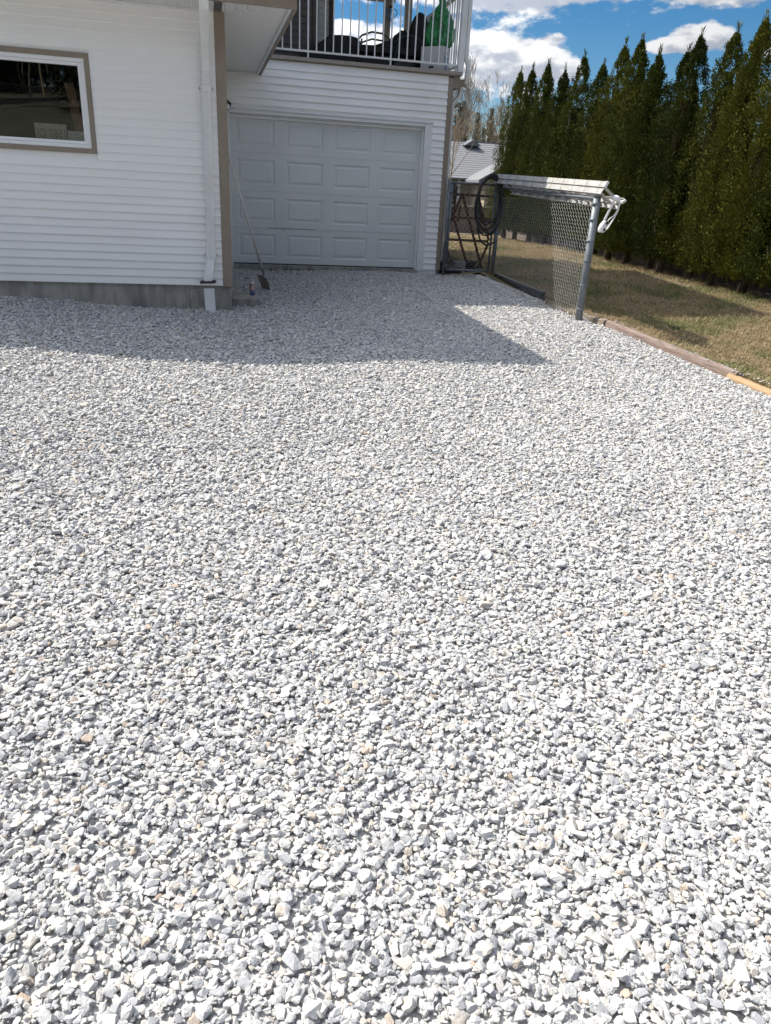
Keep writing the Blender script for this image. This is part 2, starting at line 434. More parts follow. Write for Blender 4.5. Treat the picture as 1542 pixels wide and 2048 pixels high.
terrain = sheet("terrain", [-900, -300, -120] + frange(-80, 80, 41) + [120, 300, 900], [-900, -300, -120] + frange(-80, 120, 61) + [300, 900], TERRAIN, -.24)
driveway = sheet("gravel_driveway", frange(-7, 4.66, 60), frange(-5, 12.62, 90), GROUND, -.004)


def lawn_z(x, y): return gz(x, y) - .10 * ss(4.70, 5.15, np.asarray(x, float)) + .010 * np.sin(1.1 * x + .6 * y) + .006 * np.sin(2.3 * x - 1.7 * y)


lawn = sheet("lawn", frange(4.60, 9.7, 60), frange(-4, 26, 150), LAWN, .012, lawn_z)
back_lawn = sheet("back_lawn", frange(3.9, 4.66, 8), frange(12.62, 26, 60), LAWN, .008, lawn_z)

# --- crushed stone


def make_stones(n):
    out = []
    for i in range(n):
        r = random.Random(100 + i); bm = bmesh.new()
        a = 1.0; b_ = r.uniform(.62, .95); c = r.uniform(.32, .64)
        k = r.randint(14, 24)
        for _ in range(k):
            v = Vector((r.gauss(0, 1), r.gauss(0, 1), r.gauss(0, 1))).normalized()
            e = r.uniform(.80, 1.0)
            # square the ball off a little: broken faces, sharp corners
            v = Vector([math.copysign(abs(q) ** .68, q) for q in v])
            bm.verts.new((v.x * a * e * .5, v.y * b_ * e * .5, v.z * c * e * .5))
        h = bmesh.ops.convex_hull(bm, input=bm.verts)
        bmesh.ops.delete(bm, geom=[g for g in h['geom_interior'] if isinstance(g, bmesh.types.BMVert)], context='VERTS')
        bmesh.ops.recalc_face_normals(bm, faces=bm.faces)
        me = bpy.data.meshes.new("stone"); bm.to_mesh(me); bm.free(); me.materials.append(STONE); out.append(me)
    return out


stones = make_stones(28)


def gravel_points(density, smin, smean, sig, zlo, zhi, tilt, seed, far=.5):
    r = np.random.default_rng(seed)
    x0, x1, y0, y1 = -4.4, 4.57, -.3, 12.60
    n = int((x1 - x0) * (y1 - y0) * density)
    x = r.uniform(x0, x1, n); y = r.uniform(y0, y1, n)
    keep = (x > -1.3 - .28 * y) & (x < 1.6 + .68 * y) & ((y < 8.62) | (x > .29))   # where the photograph can look, with a margin to the sides
    keep &= ~((y > 8.0) & (x > 4.52 + .06 * np.sin(y * 9)))
    thin = 1 - (1 - far) * np.clip((y - 3.0) / 3.0, 0, 1)                              # fewer, larger pieces far off
    keep &= r.uniform(0, 1, n) < thin
    x = x[keep]; y = y[keep]; thin = thin[keep]; n = len(x)
    s = np.clip(smean * np.exp(r.normal(0, sig, n)), smin, .066) / np.sqrt(thin) ** .35
    z = gz(x, y) + r.uniform(zlo, zhi, n) * s
    rot = np.stack([r.normal(0, tilt, n), r.normal(0, tilt, n), r.uniform(0, 2 * PI, n)], 1)
    sc3 = np.stack([s * r.uniform(.85, 1.25, n), s * r.uniform(.85, 1.1, n), s * r.uniform(.8, 1.2, n)], 1)
    return np.stack([x, y, z], 1), rot, sc3, r.integers(0, len(stones), n)


layers = [gravel_points(4700, .009, .0165, .25, .14, .40, .38, 1, .38),
          gravel_points(2500, .014, .0235, .22, .22, .44, .36, 2, .44),
          gravel_points(170, .026, .0350, .18, .14, .36, .30, 4, .5),
          gravel_points(420, .009, .0170, .30, .42, .62, .42, 3, .40)]
GP, GR, GS, GI = (np.concatenate([l[i] for l in layers]) for i in range(4))
# the 300 stones that show largest are stones of their own
d = np.linalg.norm(GP - np.array(CAM_LOC), axis=1)
fx = np.array(fwd); depth = (GP - np.array(CAM_LOC)) @ fx
uu = (GP - np.array(CAM_LOC)) @ np.array(r_) / depth; vv = (GP - np.array(CAM_LOC)) @ np.array(u_) / depth
seen = (np.abs(uu) < .50) & (vv > -.66) & (GP[:, 2] - gz(GP[:, 0], GP[:, 1]) > .22 * GS[:, 0])
size = np.where(seen, GS.mean(1) / depth, 0)
top = np.argsort(-size)[:300]
rest = np.ones(len(GP), bool); rest[top] = False
for k in top:
    link("stone", stones[GI[k]], driveway, GP[k], rot=tuple(GR[k]), scale=tuple(GS[k]))
rs_ = np.random.default_rng(8); k_ = 170          # strays on and over the timbers
sx_ = 4.60 + np.abs(rs_.normal(0, .16, k_)); sy_ = rs_.uniform(4.6, 8.6, k_); ss_ = rs_.uniform(.012, .026, k_)
sz_ = np.where(sx_ < 4.69, gz(4.5, sy_) + .075, gz(sx_, sy_) - .10 * ss(4.70, 5.15, sx_) + .018) + ss_ * .2
scatter("gravel", np.concatenate([GP[rest], np.stack([sx_, sy_, sz_], 1)]), np.concatenate([GR[rest], rs_.uniform(0, 6.28, (k_, 3)) * np.array([.05, .05, 1])]), np.concatenate([GS[rest], np.repeat(ss_[:, None], 3, 1)]), np.concatenate([GI[rest], rs_.integers(0, len(stones), k_)]), stones, driveway)
driveway["label"] = "driveway of pale grey crushed stone in front of the garage"

# --- grass


def make_tufts(n, mat_, h=.035, blades=9, spread=.03, w=.0035):
    out = []
    for i in range(n):
        r = random.Random(300 + i); mb = MB()
        for _ in range(blades):
            a = r.uniform(0, 2 * PI); px, py = r.uniform(-spread, spread), r.uniform(-spread, spread)
            hh = h * r.uniform(.45, 1.15); ln = hh * r.uniform(.3, 1.3); dx, dy = math.cos(a), math.sin(a); sx_, sy_ = -dy * w, dx * w
            m1 = (px + dx * ln * .35, py + dy * ln * .35, hh * .62)
            mb.quad((px - sx_, py - sy_, -.006), (px + sx_, py + sy_, -.006), (m1[0] + sx_ * .8, m1[1] + sy_ * .8, m1[2]), (m1[0] - sx_ * .8, m1[1] - sy_ * .8, m1[2]))
            mb.tri((m1[0] - sx_ * .8, m1[1] - sy_ * .8, m1[2]), (m1[0] + sx_ * .8, m1[1] + sy_ * .8, m1[2]), (px + dx * ln, py + dy * ln, hh))
        out.append(mb.mesh("tuft", mat_))
    return out


tufts = make_tufts(8, DEADGRASS) + make_tufts(2, DEADGRASS, .065, 7, .035, .003)
r = np.random.default_rng(5)
n = 76000
gx = r.uniform(4.70, 9.1, n); gy = 4.2 + (23 - 4.2) * r.uniform(0, 1, n) ** 1.5
n2 = 2500; gx = np.concatenate([gx, r.uniform(3.95, 4.75, n2)]); gy = np.concatenate([gy, r.uniform(12.9, 21, n2)])
n = len(gx)
scatter("grass", np.stack([gx, gy, lawn_z(gx, gy) + .012], 1), np.stack([r.normal(0, .15, n), r.normal(0, .15, n), r.uniform(0, 6.28, n)], 1),
        np.repeat((r.uniform(.7, 1.25, n) * np.where(gy > 11, 1.25, 1.0))[:, None], 3, 1), r.integers(0, 10, n), tufts, lawn)

# --- landscape timbers along the lawn


def timber(label, a, b, w, h, m_, ragged=False, seed=0):
    r = random.Random(seed); A = Vector(a); B = Vector(b); d = (B - A).normalized(); side = d.cross(Vector((0, 0, 1))).normalized()
    mb = MB(); k = 14; prof = [(-.5, -.6), (.5, -.6), (.5, .18), (.40, .38), (.2, .48), (-.2, .48), (-.40, .38), (-.5, .18)]
    for i in range(k + 1):
        p = A + (B - A) * i / k
        for u, v in prof:
            j = (r.uniform(-.05, .05) if ragged else r.uniform(-.018, .018))
            mb.v.append(tuple(p + side * (u + j) * w + Vector((0, 0, 1)) * (v + j) * h + d * (r.uniform(-.03, .03) if i in (0, k) and ragged else 0)))
    m_n = len(prof)
    for i in range(k):
        for j in range(m_n): mb.f.append((i * m_n + j, i * m_n + (j + 1) % m_n, (i + 1) * m_n + (j + 1) % m_n, (i + 1) * m_n + j))
    mb.f.append(tuple(range(m_n))[::-1]); mb.f.append(tuple(k * m_n + j for j in range(m_n)))
    o = mb.build("landscape_timber", m_); return tag(o, label, "timber", "timbers edging the lawn")


timber("short grey split timber right beside the steel fence post", (4.56, 8.95, gzf(4.5, 8.9) + .02), (4.62, 8.12, gzf(4.5, 8.1) + .03), .085, .08, TIMBER_OLD, True, 1)
timber("long weathered brown landscape timber between gravel and lawn", (4.625, 8.10, gzf(4.5, 8.1) + .025), (4.645, 5.72, gzf(4.5, 5.7) + .04), .078, .085, TIMBER, False, 2)
timber("fresh orange landscape timber at the right edge of the driveway", (4.62, 5.80, gzf(4.5, 5.8) + .005), (4.60, 3.35, gzf(4.5, 3.4) + .03), .088, .09, TIMBER_NEW, False, 3)

# ================================================================== THE HOUSE
L_, G_ = 8.595, 12.564
house = thing("house", "white vinyl sided house with attached garage, upper deck and tan trim", "house", (0.3, 8.6, .3))

board_cache = {}


def board_mesh(w, h, m_=SIDING):
    proud = .015 if h < .09 else .021
    k = (round(w, 3), h, m_.name)
    if k not in board_cache:
        mb = MB(); prof = [(-.0, 0.0), (-proud, .0), (-proud - .001, .004), (-.0035, h + .006), (0, h + .006)]
        mb.extrude(prof, 0, w, 0); board_cache[k] = mb.mesh("siding_board", m_)
    return board_cache[k]


def siding(parent, x0, x1, y, z0, z1, h, skip=(), m_=SIDING):
    """rows of boards facing the driveway; skip: openings (x0,x1,z0,z1)"""
    z = z0; r = random.Random(int(z0 * 100 + x1 * 10))
    while z < z1 - .01:
        hh = min(h, z1 - z); spans = [(x0, x1)]
        for a, b_, c, d_ in skip:
            if z + hh > c + .012 and z < d_ - .012:
                ns = []
                for p, q in spans:
                    if a > p + .01: ns.append((p, min(q, a)))
                    if b_ < q - .01: ns.append((max(p, b_), q))
                spans = [s for s in ns if s[1] > s[0] + .005]
        for p, q in list(spans):
            if q - p > 1.0 and r.random() < .45:
                m_s = round(r.uniform(max(p, -1.8) + .15, q - .15), 2); spans.remove((p, q)); spans += [(p, m_s), (m_s - .03, q)]
        for p, q in spans:
            link("siding_board", board_mesh(q - p, round(hh, 4), m_), parent, (p, y + r.uniform(-.002, .0012), z + r.uniform(-.0012, .0012)))
        z += h


# --- left wing wall, window opening X -2.55..-0.99, z 1.83..2.69
WX0, WX1, WZ0, WZ1 = -2.55, -.985, 1.83, 2.69
wall = MB()
for lo, hi in (((-7, L_, .60), (WX0, L_ + .14, 3.14)), ((WX1, L_, .60), (.19, L_ + .14, 3.14)), ((WX0, L_, .60), (WX1, L_ + .14, WZ0)), ((WX0, L_, WZ1), (WX1, L_ + .14, 3.14))):
    wall.box(lo, hi)
wall.box((.10, L_ + .14, .60), (.275, G_ - .01, 3.14))
wing_wall = wall.build("wall", SIDING, house)
siding(wing_wall, -7, .192, L_, .598, 3.136, .0785, [(WX0 - .002, WX1 + .002, WZ0, WZ1)])
# side wall boards, facing the recess
z = .598
sb = MB(); prof = [(.275, 0), (.288, 0), (.289, .004), (.279, .0845), (.275, .0845)]
sb.extrude(prof, L_ + .1, G_ - .02, 1); sbm = sb.mesh("siding_board", SIDING)
while z < 3.10:
    link("siding_board", sbm, wing_wall, (0, 0, z)); z += .0785
ct = MB(); ct.box((.190, L_ - .018, .588), (.293, L_ + .01, 3.136)); ct.box((.281, L_ + .012, .588), (.2935, L_ + .10, 3.136))
ct.build("corner_trim", TRIM, house, bevel=.003)
fd = MB(); fd.box((-7, L_ + .012, -.3), (-1.3475, L_ + .25, .598)); fd.box((-1.346, L_ + .010, -.3), (-.1695, L_ + .25, .598)); fd.box((-.168, L_ + .013, -.3), (.283, L_ + .25, .598)); fd.box((.05, L_ + .25, -.3), (.283, G_ - .01, .598))
fd.build("foundation", CONC, house, bevel=.004)

# --- window
win = bpy.data.objects.new("window", None); col.objects.link(win); win.parent = house; win.location = Vector((WX1, L_, WZ0)) - wpos(house)
t = MB(); tw = .045


def ring(mb, x0, x1, z0, z1, w, y0, y1):
    mb.box((x0, y0, z0), (x1, y1, z0 + w)); mb.box((x0, y0, z1 - w), (x1, y1, z1)); mb.box((x0, y0, z0 + w), (x0 + w, y1, z1 - w)); mb.box((x1 - w, y0, z0 + w), (x1, y1, z1 - w))


ring(t, WX0, WX1, WZ0, WZ1, tw, L_ - .022, L_ + .03); t.build("window_trim", TRIM, win, bevel=.002)
t = MB(); ring(t, WX0 + tw, WX1 - tw, WZ0 + tw, WZ1 - tw, .034, L_ - .012, L_ + .06); t.build("window_frame", VINYL, win, bevel=.003)
t = MB(); ring(t, WX0 + tw + .035, WX1 - tw - .035, WZ0 + tw + .035, WZ1 - tw - .035, .028, L_ + .002, L_ + .055); t.build("sash", VINYL, win, bevel=.003)
t = MB(); t.box((WX0 + .10, L_ + .022, WZ0 + .10), (WX1 - .10, L_ + .026, WZ1 - .10)); t.build("pane", GLASS, win)
t = MB(); t.box((WX0, L_ + .061, WZ0 + .02), (WX1, L_ + .24, WZ0 + .105)); t.build("inner_sill", VINYL, win)
# room behind the window
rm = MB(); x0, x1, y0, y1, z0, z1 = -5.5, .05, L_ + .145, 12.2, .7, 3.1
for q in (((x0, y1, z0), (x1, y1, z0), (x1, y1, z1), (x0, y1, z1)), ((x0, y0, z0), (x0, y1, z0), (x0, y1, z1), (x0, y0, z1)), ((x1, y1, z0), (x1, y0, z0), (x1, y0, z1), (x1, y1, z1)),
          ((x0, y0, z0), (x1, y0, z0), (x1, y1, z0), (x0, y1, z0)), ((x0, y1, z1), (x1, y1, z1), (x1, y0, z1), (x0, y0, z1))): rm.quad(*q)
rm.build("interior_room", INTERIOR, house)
# things standing inside the window
pl = MB(); SZ = WZ0 + .106; PY = L_ + .06
plate = thing("license_plate", "cream license plate seen from behind, standing in the window", "license plate", (-1.4, PY, SZ))
pb = MB(); pb.box((-1.548, PY, SZ), (-1.258, PY + .003, SZ + .140)); pb.build("plate_panel", PLATE, plate, bevel=.001)
for hx in (-1.495, -1.315):
    hb = MB(); hb.lathe([(.0055, -.001), (.0055, .001)], n=10, m=Matrix.Translation((hx, PY - .002, SZ + .127)) @ Matrix.Rotation(PI / 2, 4, 'X')); hb.build("bolt_hole", BLACK, plate)
cu = bpy.data.curves.new("plate_lettering", 'FONT'); cu.body = "1587 OJ"; cu.size = .088; cu.extrude = 0; cu.bevel_depth = 0; cu.fill_mode = 'NONE'; cu.bevel_depth = .0016; cu.bevel_resolution = 0
to = bpy.data.objects.new("tmp_text", cu); col.objects.link(to); bpy.context.view_layer.update()
tm = bpy.data.meshes.new_from_object(to.evaluated_get(bpy.context.evaluated_depsgraph_get())); bpy.data.objects.remove(to)
co = np.array([v.co[:] for v in tm.vertices]); wdt = co[:, 0].max() - co[:, 0].min(); k = .262 / wdt
for v, c in zip(tm.vertices, co):
    v.co = (-1.271 - (c[0] - co[:, 0].min()) * k, PY - .0012 + c[2] * .5, SZ + .022 + c[1] * 1.15)
tm.materials.clear(); tm.materials.append(INK)
link("plate_lettering", tm, plate)
o = MB().beam((-1.125, L_ + .075, SZ), (-1.20, L_ + .10, SZ + .505), .085, .018, (0, 1, 0)).build("wooden_board", BOARD, None, bevel=.002)
tag(o, "brown wooden board leaning upright behind the window glass", "board")
pc = thing("paper_card", "small white printed card in the window corner beside the license plate", "card", (-1.13, PY - .012, SZ))
MB().box((-1.250, PY - .012, SZ), (-1.090, PY - .010, SZ + .088)).build("card", PAPER, pc)
lm = MB(); lm.box((-1.165, PY - .0135, SZ + .034), (-1.10, PY - .0125, SZ + .037)); lm.box((-1.135, PY - .0135, SZ + .043), (-1.105, PY - .0125, SZ + .046)); lm.build("print_line", INK, pc)

# --- eaves of the wing: soffit panels, fascia, gutter, hip roof
sof = bpy.data.objects.new("soffit", None); col.objects.link(sof); sof.parent = house; sof.location = Vector((.3, 8.0, 3.136)) - wpos(house)
pm = MB(); pm.extrude([(0, 0), (.094, 0), (.097, .007), (.102, .007), (.102, .012), (0, .012)], 8.03, L_ + .02, 1); pm = pm.mesh("soffit_panel", SOFFIT)
x = -6.9
while x < .19: link("soffit_panel", pm, sof, (x, 0, 3.136)); x += .1025
for i in range(7):      # cut to the mitre
    xx = .19 + i * .1025
    mm_ = MB(); ye = L_ + .02 - max(0, (xx - .25)) * .95
    mm_.extrude([(0, 0), (.094, 0), (.097, .007), (.102, .007), (.102, .012), (0, .012)], 8.03, max(ye, 8.06), 1)
    link("soffit_panel", mm_.mesh("soffit_panel", SOFFIT), sof, (xx, 0, 3.136))
y = 8.10
while y < G_ - .02:
    xs = .29 if y > L_ - .05 else .29 + (L_ - y) * 1.02
    mm_ = MB(); w_ = min(.1025, G_ - y); mm_.extrude([(0, .001), (w_ * .40, .001), (w_ * .44, .011), (w_ * .50, .011), (w_ * .54, .001), (w_ * .90, .001), (w_ * .94, .013), (w_, .013), (w_, .018), (0, .018)], xs, .893, 0)
    link("soffit_panel", mm_.mesh("soffit_panel", SOFFIT), sof, (0, y, 3.1365)); y += .1025
jc = MB(); jc.box((.86, 8.06, 3.122), (.895, G_ - .002, 3.135)); jc.box((-7, 8.0, 3.124), (.895, 8.03, 3.135)); jc.build("soffit_channel", WHITE, sof)
wj = MB(); wj.box((-7, L_ - .03, 3.112), (.19, L_ - .0145, 3.135)); wj.box((.296, G_ - .03, 3.112), (.86, G_ - .0145, 3.135)); wj.build("wall_channel", WHITE, sof)
fa = MB(); fa.box((-7, 7.965, 3.105), (.92, 7.998, 3.32)); fa.box((.897, 8.0, 3.105), (.925, G_ - .016, 3.32)); fa.build("fascia", TRIM, house, bevel=.002)
gp = [(7.963, 3.335), (7.963, 3.20), (7.905, 3.20), (7.895, 3.235), (7.865, 3.265), (7.85, 3.31), (7.85, 3.335), (7.862, 3.335), (7.864, 3.312), (7.905, 3.25), (7.913, 3.212), (7.953, 3.212), (7.953, 3.335)]
MB().extrude(gp, -7, 1.0, 0).build("gutter", TRIM, house)
gs = [(.927, 3.335), (.927, 3.20), (.985, 3.20), (1.0, 3.25), (1.03, 3.30), (1.03, 3.335), (1.02, 3.335), (.99, 3.26), (.977, 3.212), (.937, 3.212), (.937, 3.335)]
rf = MB()
zr = lambda d: 3.31 + .33 * d
A = (-7, 7.93, zr(0)); B = (.97, 7.93, zr(0)); C_ = (.97, 12.4, zr(0)); apx = (-1.4, 10.3, zr(2.37)); apl = (-7, 10.3, zr(2.37)); bk = (-1.4, 12.4, zr(2.37)); bkl = (-7, 12.4, zr(2.37))
rf.quad(A, B, apx, apl); rf.quad(B, C_, bk, apx); rf.quad(apl, apx, bk, bkl)
rf.build("lower_roof", ROOFTAN, house)

# --- downspout on the wing wall
ds = MB(); xd = .095
ds.sweepx([(xd, 7.93, 3.20), (xd, 7.94, 3.13), (xd, 7.99, 3.06), (xd, 8.46, 2.80), (xd, 8.535, 2.72), (xd, 8.545, 2.62)], .082, .058)
down = ds.build("downspout", WHITE, house, bevel=.008)
d2 = MB()
for k in range(5): d2.box((xd - .043, 8.513, 2.60 - k * .018), (xd + .043, 8.572, 2.611 - k * .018))
d2.box((xd - .038, 8.518, 2.50), (xd + .038, 8.570, 2.62)); d2.build("elbow_crimp", WHITE, down, bevel=.003)
d3 = MB(); d3.sweepx([(xd - .002, 8.545, 2.51), (xd - .018, 8.545, .93), (xd - .03, 8.54, .85), (xd - .055, 8.50, .72), (xd - .065, 8.49, .645)], .084, .060)
d3.build("lower_pipe", WHITE, down, bevel=.006)
for k in range(3):
    d4 = MB(); xx = xd - .02 + (k - 1) * .022; d4.box((xx - .004, 8.511, .95), (xx + .004, 8.514, 2.48)); d4.build("pipe_rib", WHITE, down)
for zz, xx in ((2.475, xd - .002), (.915, xd - .018)):
    st = MB(); st.box((xx - .045, 8.508, zz - .025), (xx + .045, 8.515, zz + .025)); st.box((xx - .075, 8.575, zz - .022), (xx + .075, 8.581, zz + .022)); st.box((xx - .047, 8.51, zz - .022), (xx - .043, 8.58, zz + .022)); st.box((xx + .043, 8.51, zz - .022), (xx + .047, 8.58, zz + .022))
    st.build("strap", WHITE, down, bevel=.002)
    for s in (-1, 1):
        MB().lathe([(.006, 0), (.004, .004)], n=8, m=Matrix.Translation((xx + s * .062, 8.575, zz)) @ Matrix.Rotation(PI / 2, 4, 'X')).build("screw", BLACK, down)
MB().lathe([(.005, 0), (.004, .004)], n=8, m=Matrix.Translation((xd - .022, 8.506, .90)) @ Matrix.Rotation(PI / 2, 4, 'X')).build("screw", BLACK, down)
fl = MB()
pth = [(xd - .065 + .075 * math.copysign(abs(math.cos(a)) ** .5, math.cos(a)), 8.485 + .05 * math.copysign(abs(math.sin(a)) ** .5, math.sin(a)), .648 + .006 * math.cos(a)) for a in np.linspace(0, 2 * PI, 24, endpoint=False)]
fl.tube(pth, .013, 8, closed=True); fl.build("outlet_collar", RUBBER, down, True)

sp = MB(); sp.box((.018, 8.50, .22), (.122, 8.535, .575)); sp.box((.014, 8.497, .22), (.0175, 8.537, .574)); sp.box((.1225, 8.497, .22), (.126, 8.537, .575)); sp.box((.066, 8.4985, .22), (.069, 8.501, .573))
o = sp.build("splash_board", WHITE, None, bevel=.003); o.rotation_euler = (0, math.radians(-2), 0); o.location.x += -.012; tag(o, "white upright gutter offcut standing against the concrete foundation below the downspout", "offcut")

# --- garage wall
OX0, OX1, OZ1 = .44, 3.475, 2.605
gw = MB()
for lo, hi in (((OX1, G_, .40), (3.80, G_ + .16, 3.30)), ((.28, G_, OZ1), (OX1, G_ + .16, 3.30)), ((.28, G_, .40), (OX0, G_ + .16, OZ1)), ((3.70, G_ + .16, .40), (3.848, 18.2, 3.30)), ((.29, 18.0, .4), (3.70, 18.2, 3.3))): gw.box(lo, hi)
gwall = gw.build("garage_wall", SIDING, house)
siding(gwall, .296, 3.785, G_, .478, 3.335, .0975, [(.30, 3.572, .3, 2.655)])
sb = MB(); prof = [(3.848, 0), (3.861, 0), (3.862, .004), (3.852, .103), (3.848, .103)]; sb.extrude(prof, G_ + .1, 18.2, 1); sbm = sb.mesh("siding_board", SIDING)
z = .478
while z < 3.25: link("siding_board", sbm, gwall, (0, 0, z)); z += .0975
ct = MB(); ct.box((3.782, G_ - .02, .47), (3.868, G_ + .01, 3.30)); ct.box((3.856, G_ + .012, .47), (3.8685, G_ + .095, 3.30)); ct.build("corner_trim", TRIM, house, bevel=.003)
fd = MB(); fd.box((.285, G_ + .01, .1), (3.855, G_ + .24, .474)); fd.build("garage_sill", CONC, house)
tr_ = MB(); tr_.box((3.455, G_ - .022, .46), (3.572, G_ + .01, 2.655)); tr_.box((.30, G_ - .0225, 2.605), (3.452, G_ + .01, 2.652)); tr_.box((.30, G_ - .034, 2.654), (3.585, G_ - .002, 2.672)); tr_.box((.30, G_ - .022, .46), (.455, G_ + .01, 2.603))
tr_.box((3.457, G_ + .012, .46), (3.474, G_ + .15, 2.60)); tr_.box((.441, G_ + .012, .46), (.456, G_ + .15, 2.60)); tr_.box((.457, G_ + .012, 2.588), (3.456, G_ + .15, 2.603))
tr_.build("door_casing", WHITE, house, bevel=.003)
st_ = MB(); st_.box((3.43, G_ + .045, .46), (3.456, G_ + .088, 2.587)); st_.box((.457, G_ + .05, 2.555), (3.43, G_ + .088, 2.586)); st_.build("door_stop", VINYL, house, bevel=.002)

# --- sectional garage door: four sections of four raised panels
gd = bpy.data.objects.new("garage_door", None); col.objects.link(gd); gd.parent = house; gd.location = Vector((.47, G_ + .1, .49)) - wpos(house)
DX0, DW, DZ0, DH, DY = .462, 2.988, .492, .5326, G_ + .095
cw = DW / 4


def section_mesh(h):
    mb = MB(); e = .085; vz = .095
    xs = [0]
    for c in range(4): xs += [c * cw + e, (c + 1) * cw - e]
    xs.append(DW); zs = [.0015, vz, h - vz, h - .0015]
    bv = .012; dp = .011
    for i in range(len(xs) - 1):
        for j in range(3):
            hole = (i % 2 == 1) and j == 1
            if not hole: mb.quad((xs[i], 0, zs[j]), (xs[i + 1], 0, zs[j]), (xs[i + 1], 0, zs[j + 1]), (xs[i], 0, zs[j + 1]))
            else:
                a, b_, c, d_ = xs[i], xs[i + 1], zs[1], zs[2]
                o_ = [(a, 0, c), (b_, 0, c), (b_, 0, d_), (a, 0, d_)]; n_ = [(a + bv, dp, c + bv), (b_ - bv, dp, c + bv), (b_ - bv, dp, d_ - bv), (a + bv, dp, d_ - bv)]
                for q in range(4): mb.quad(o_[q], o_[(q + 1) % 4], n_[(q + 1) % 4], n_[q])
                mb.quad(*n_)
    mb.box((0, .0125, .0015), (DW, .045, h - .0015))
    # lip at top and bottom edge
    mb.quad((0, 0, .0015), (DW, 0, .0015), (DW, .012, -.003), (0, .012, -.003)); mb.quad((0, 0, h - .0015), (DW, 0, h - .0015), (DW, .012, h - .004), (0, .012, h - .004))
    return mb.mesh("door_section", DOOR)


def panel_mesh():
    mb = MB(); a, b_, c, d_ = .085 + .034, cw - .085 - .034, .095 + .034, DH - .095 - .034; w_ = .022
    o_ = [(a, .0115, c), (b_, .0115, c), (b_, .0115, d_), (a, .0115, d_)]; n_ = [(a + w_, .002, c + w_), (b_ - w_, .002, c + w_), (b_ - w_, .002, d_ - w_), (a + w_, .002, d_ - w_)]
    for q in range(4): mb.quad(o_[q], o_[(q + 1) % 4], n_[(q + 1) % 4], n_[q])
    mb.quad(*n_); return mb.mesh("door_panel", DOOR)


smesh = section_mesh(DH); pmesh = panel_mesh()
for k in range(4):
    link("door_section", smesh, gd, (DX0, DY + (.004 if k == 0 else 0), DZ0 + k * DH))
    for c in range(4): link("door_panel", pmesh, gd, (DX0 + c * cw, DY + (.004 if k == 0 else 0), DZ0 + k * DH))
sl = MB(); sl.box((DX0, DY + .008, .452), (DX0 + DW, DY + .045, .4925)); sl.build("bottom_seal", RUBBER, gd)
gk = MB(); gk.box((DX0 + .55, DY - .001, DZ0 + DH - .003), (DX0 + 1.3, DY + .01, DZ0 + DH + .0035)); gk.box((DX0 + .795, DY - .0015, DZ0 + DH - .03), (DX0 + .803, DY + .004, DZ0 + DH)); gk.box((DX0 + .66, DY - .0015, DZ0 + DH - .012), (DX0 + .672, DY + .004, DZ0 + DH)); gk.build("section_gap", BLACK, gd)

# --- wall light by the recess corner
wl = MB(); wl.box((.405, G_ - .17, 2.63), (.455, G_ - .03, 2.69)); o = wl.build("lamp_body", VINYL, None, bevel=.005)
wlt = thing("wall_light", "small black and white wall light tucked beside the tan corner trim", "wall light", (.42, G_ - .03, 2.62)); o.parent = wlt; o.location = -Vector(wlt.location)
cap = MB(); cap.beam((.41, G_ - .10, 2.755), (.478, G_ - .10, 2.695), .022, .13, (0, 1, 0)); cap.beam((.480, G_ - .10, 2.69), (.44, G_ - .10, 2.615), .008, .12, (0, 1, 0)); cap.build("lamp_hood", BLACK, wlt)

# ================================================================== THE DECK
DKZ = 3.385
dk = MB(); dk.box((.95, G_ - .055, 3.335), (3.99, 18.3, DKZ)); deck = dk.build("deck_floor", mat("deck_edge", (.36, .32, .285), .85, (.27, .24, .215), 60, 4), house, bevel=.003)
fl = MB(); fl.box((.95, G_ - .03, 3.318), (3.93, G_ + .0, 3.334)); fl.build("drip_edge", TRIM, house)
rail = bpy.data.objects.new("railing", None); col.objects.link(rail); rail.parent = house; rail.location = Vector((2.4, G_, DKZ)) - wpos(house)
RY = G_ + .03
rb = MB(); rb.box((1.0, RY - .018, 3.462), (3.90, RY + .018, 3.487)); rb.box((1.0, RY - .025, 4.40), (3.95, RY + .025, 4.45)); rb.build("rail_bar", WHITE, rail)
bm_ = MB(); bm_.box((-.0085, -.0085, 3.487), (.0085, .0085, 4.40)); bal = bm_.mesh("baluster", WHITE)
bm_ = MB(); bm_.box((-.011, -.011, DKZ), (.011, .011, 4.40)); pst = bm_.mesh("baluster", WHITE)
i = 0; x = 1.12
while x < 3.90:
    link("baluster", pst if i in (4, 14) else bal, rail, (x, RY, 0)); x += .1245; i += 1
rb = MB(); rb.box((3.925 - .018, RY + .03, 3.462), (3.925 + .018, 18.1, 3.487)); rb.box((3.90, RY + .03, 4.40), (3.95, 18.1, 4.45)); rb.build("rail_bar", WHITE, rail)
y = RY + .13
while y < 18.0: link("baluster", bal, rail, (3.925, y, 0)); y += .1245
pp = MB(); pp.box((3.912, G_ - .045, DKZ), (4.0, G_ + .045, 5.55)); pp.build("deck_post", WHITE, house, bevel=.004)
for px_, py_ in ((3.86, 17.5), (4.28, 17.4)):
    pp = MB(); pp.box((px_ - .07, py_ - .05, 3.0), (px_ + .07, py_ + .05, 5.5)); pp.build("deck_post", TRIM, house)
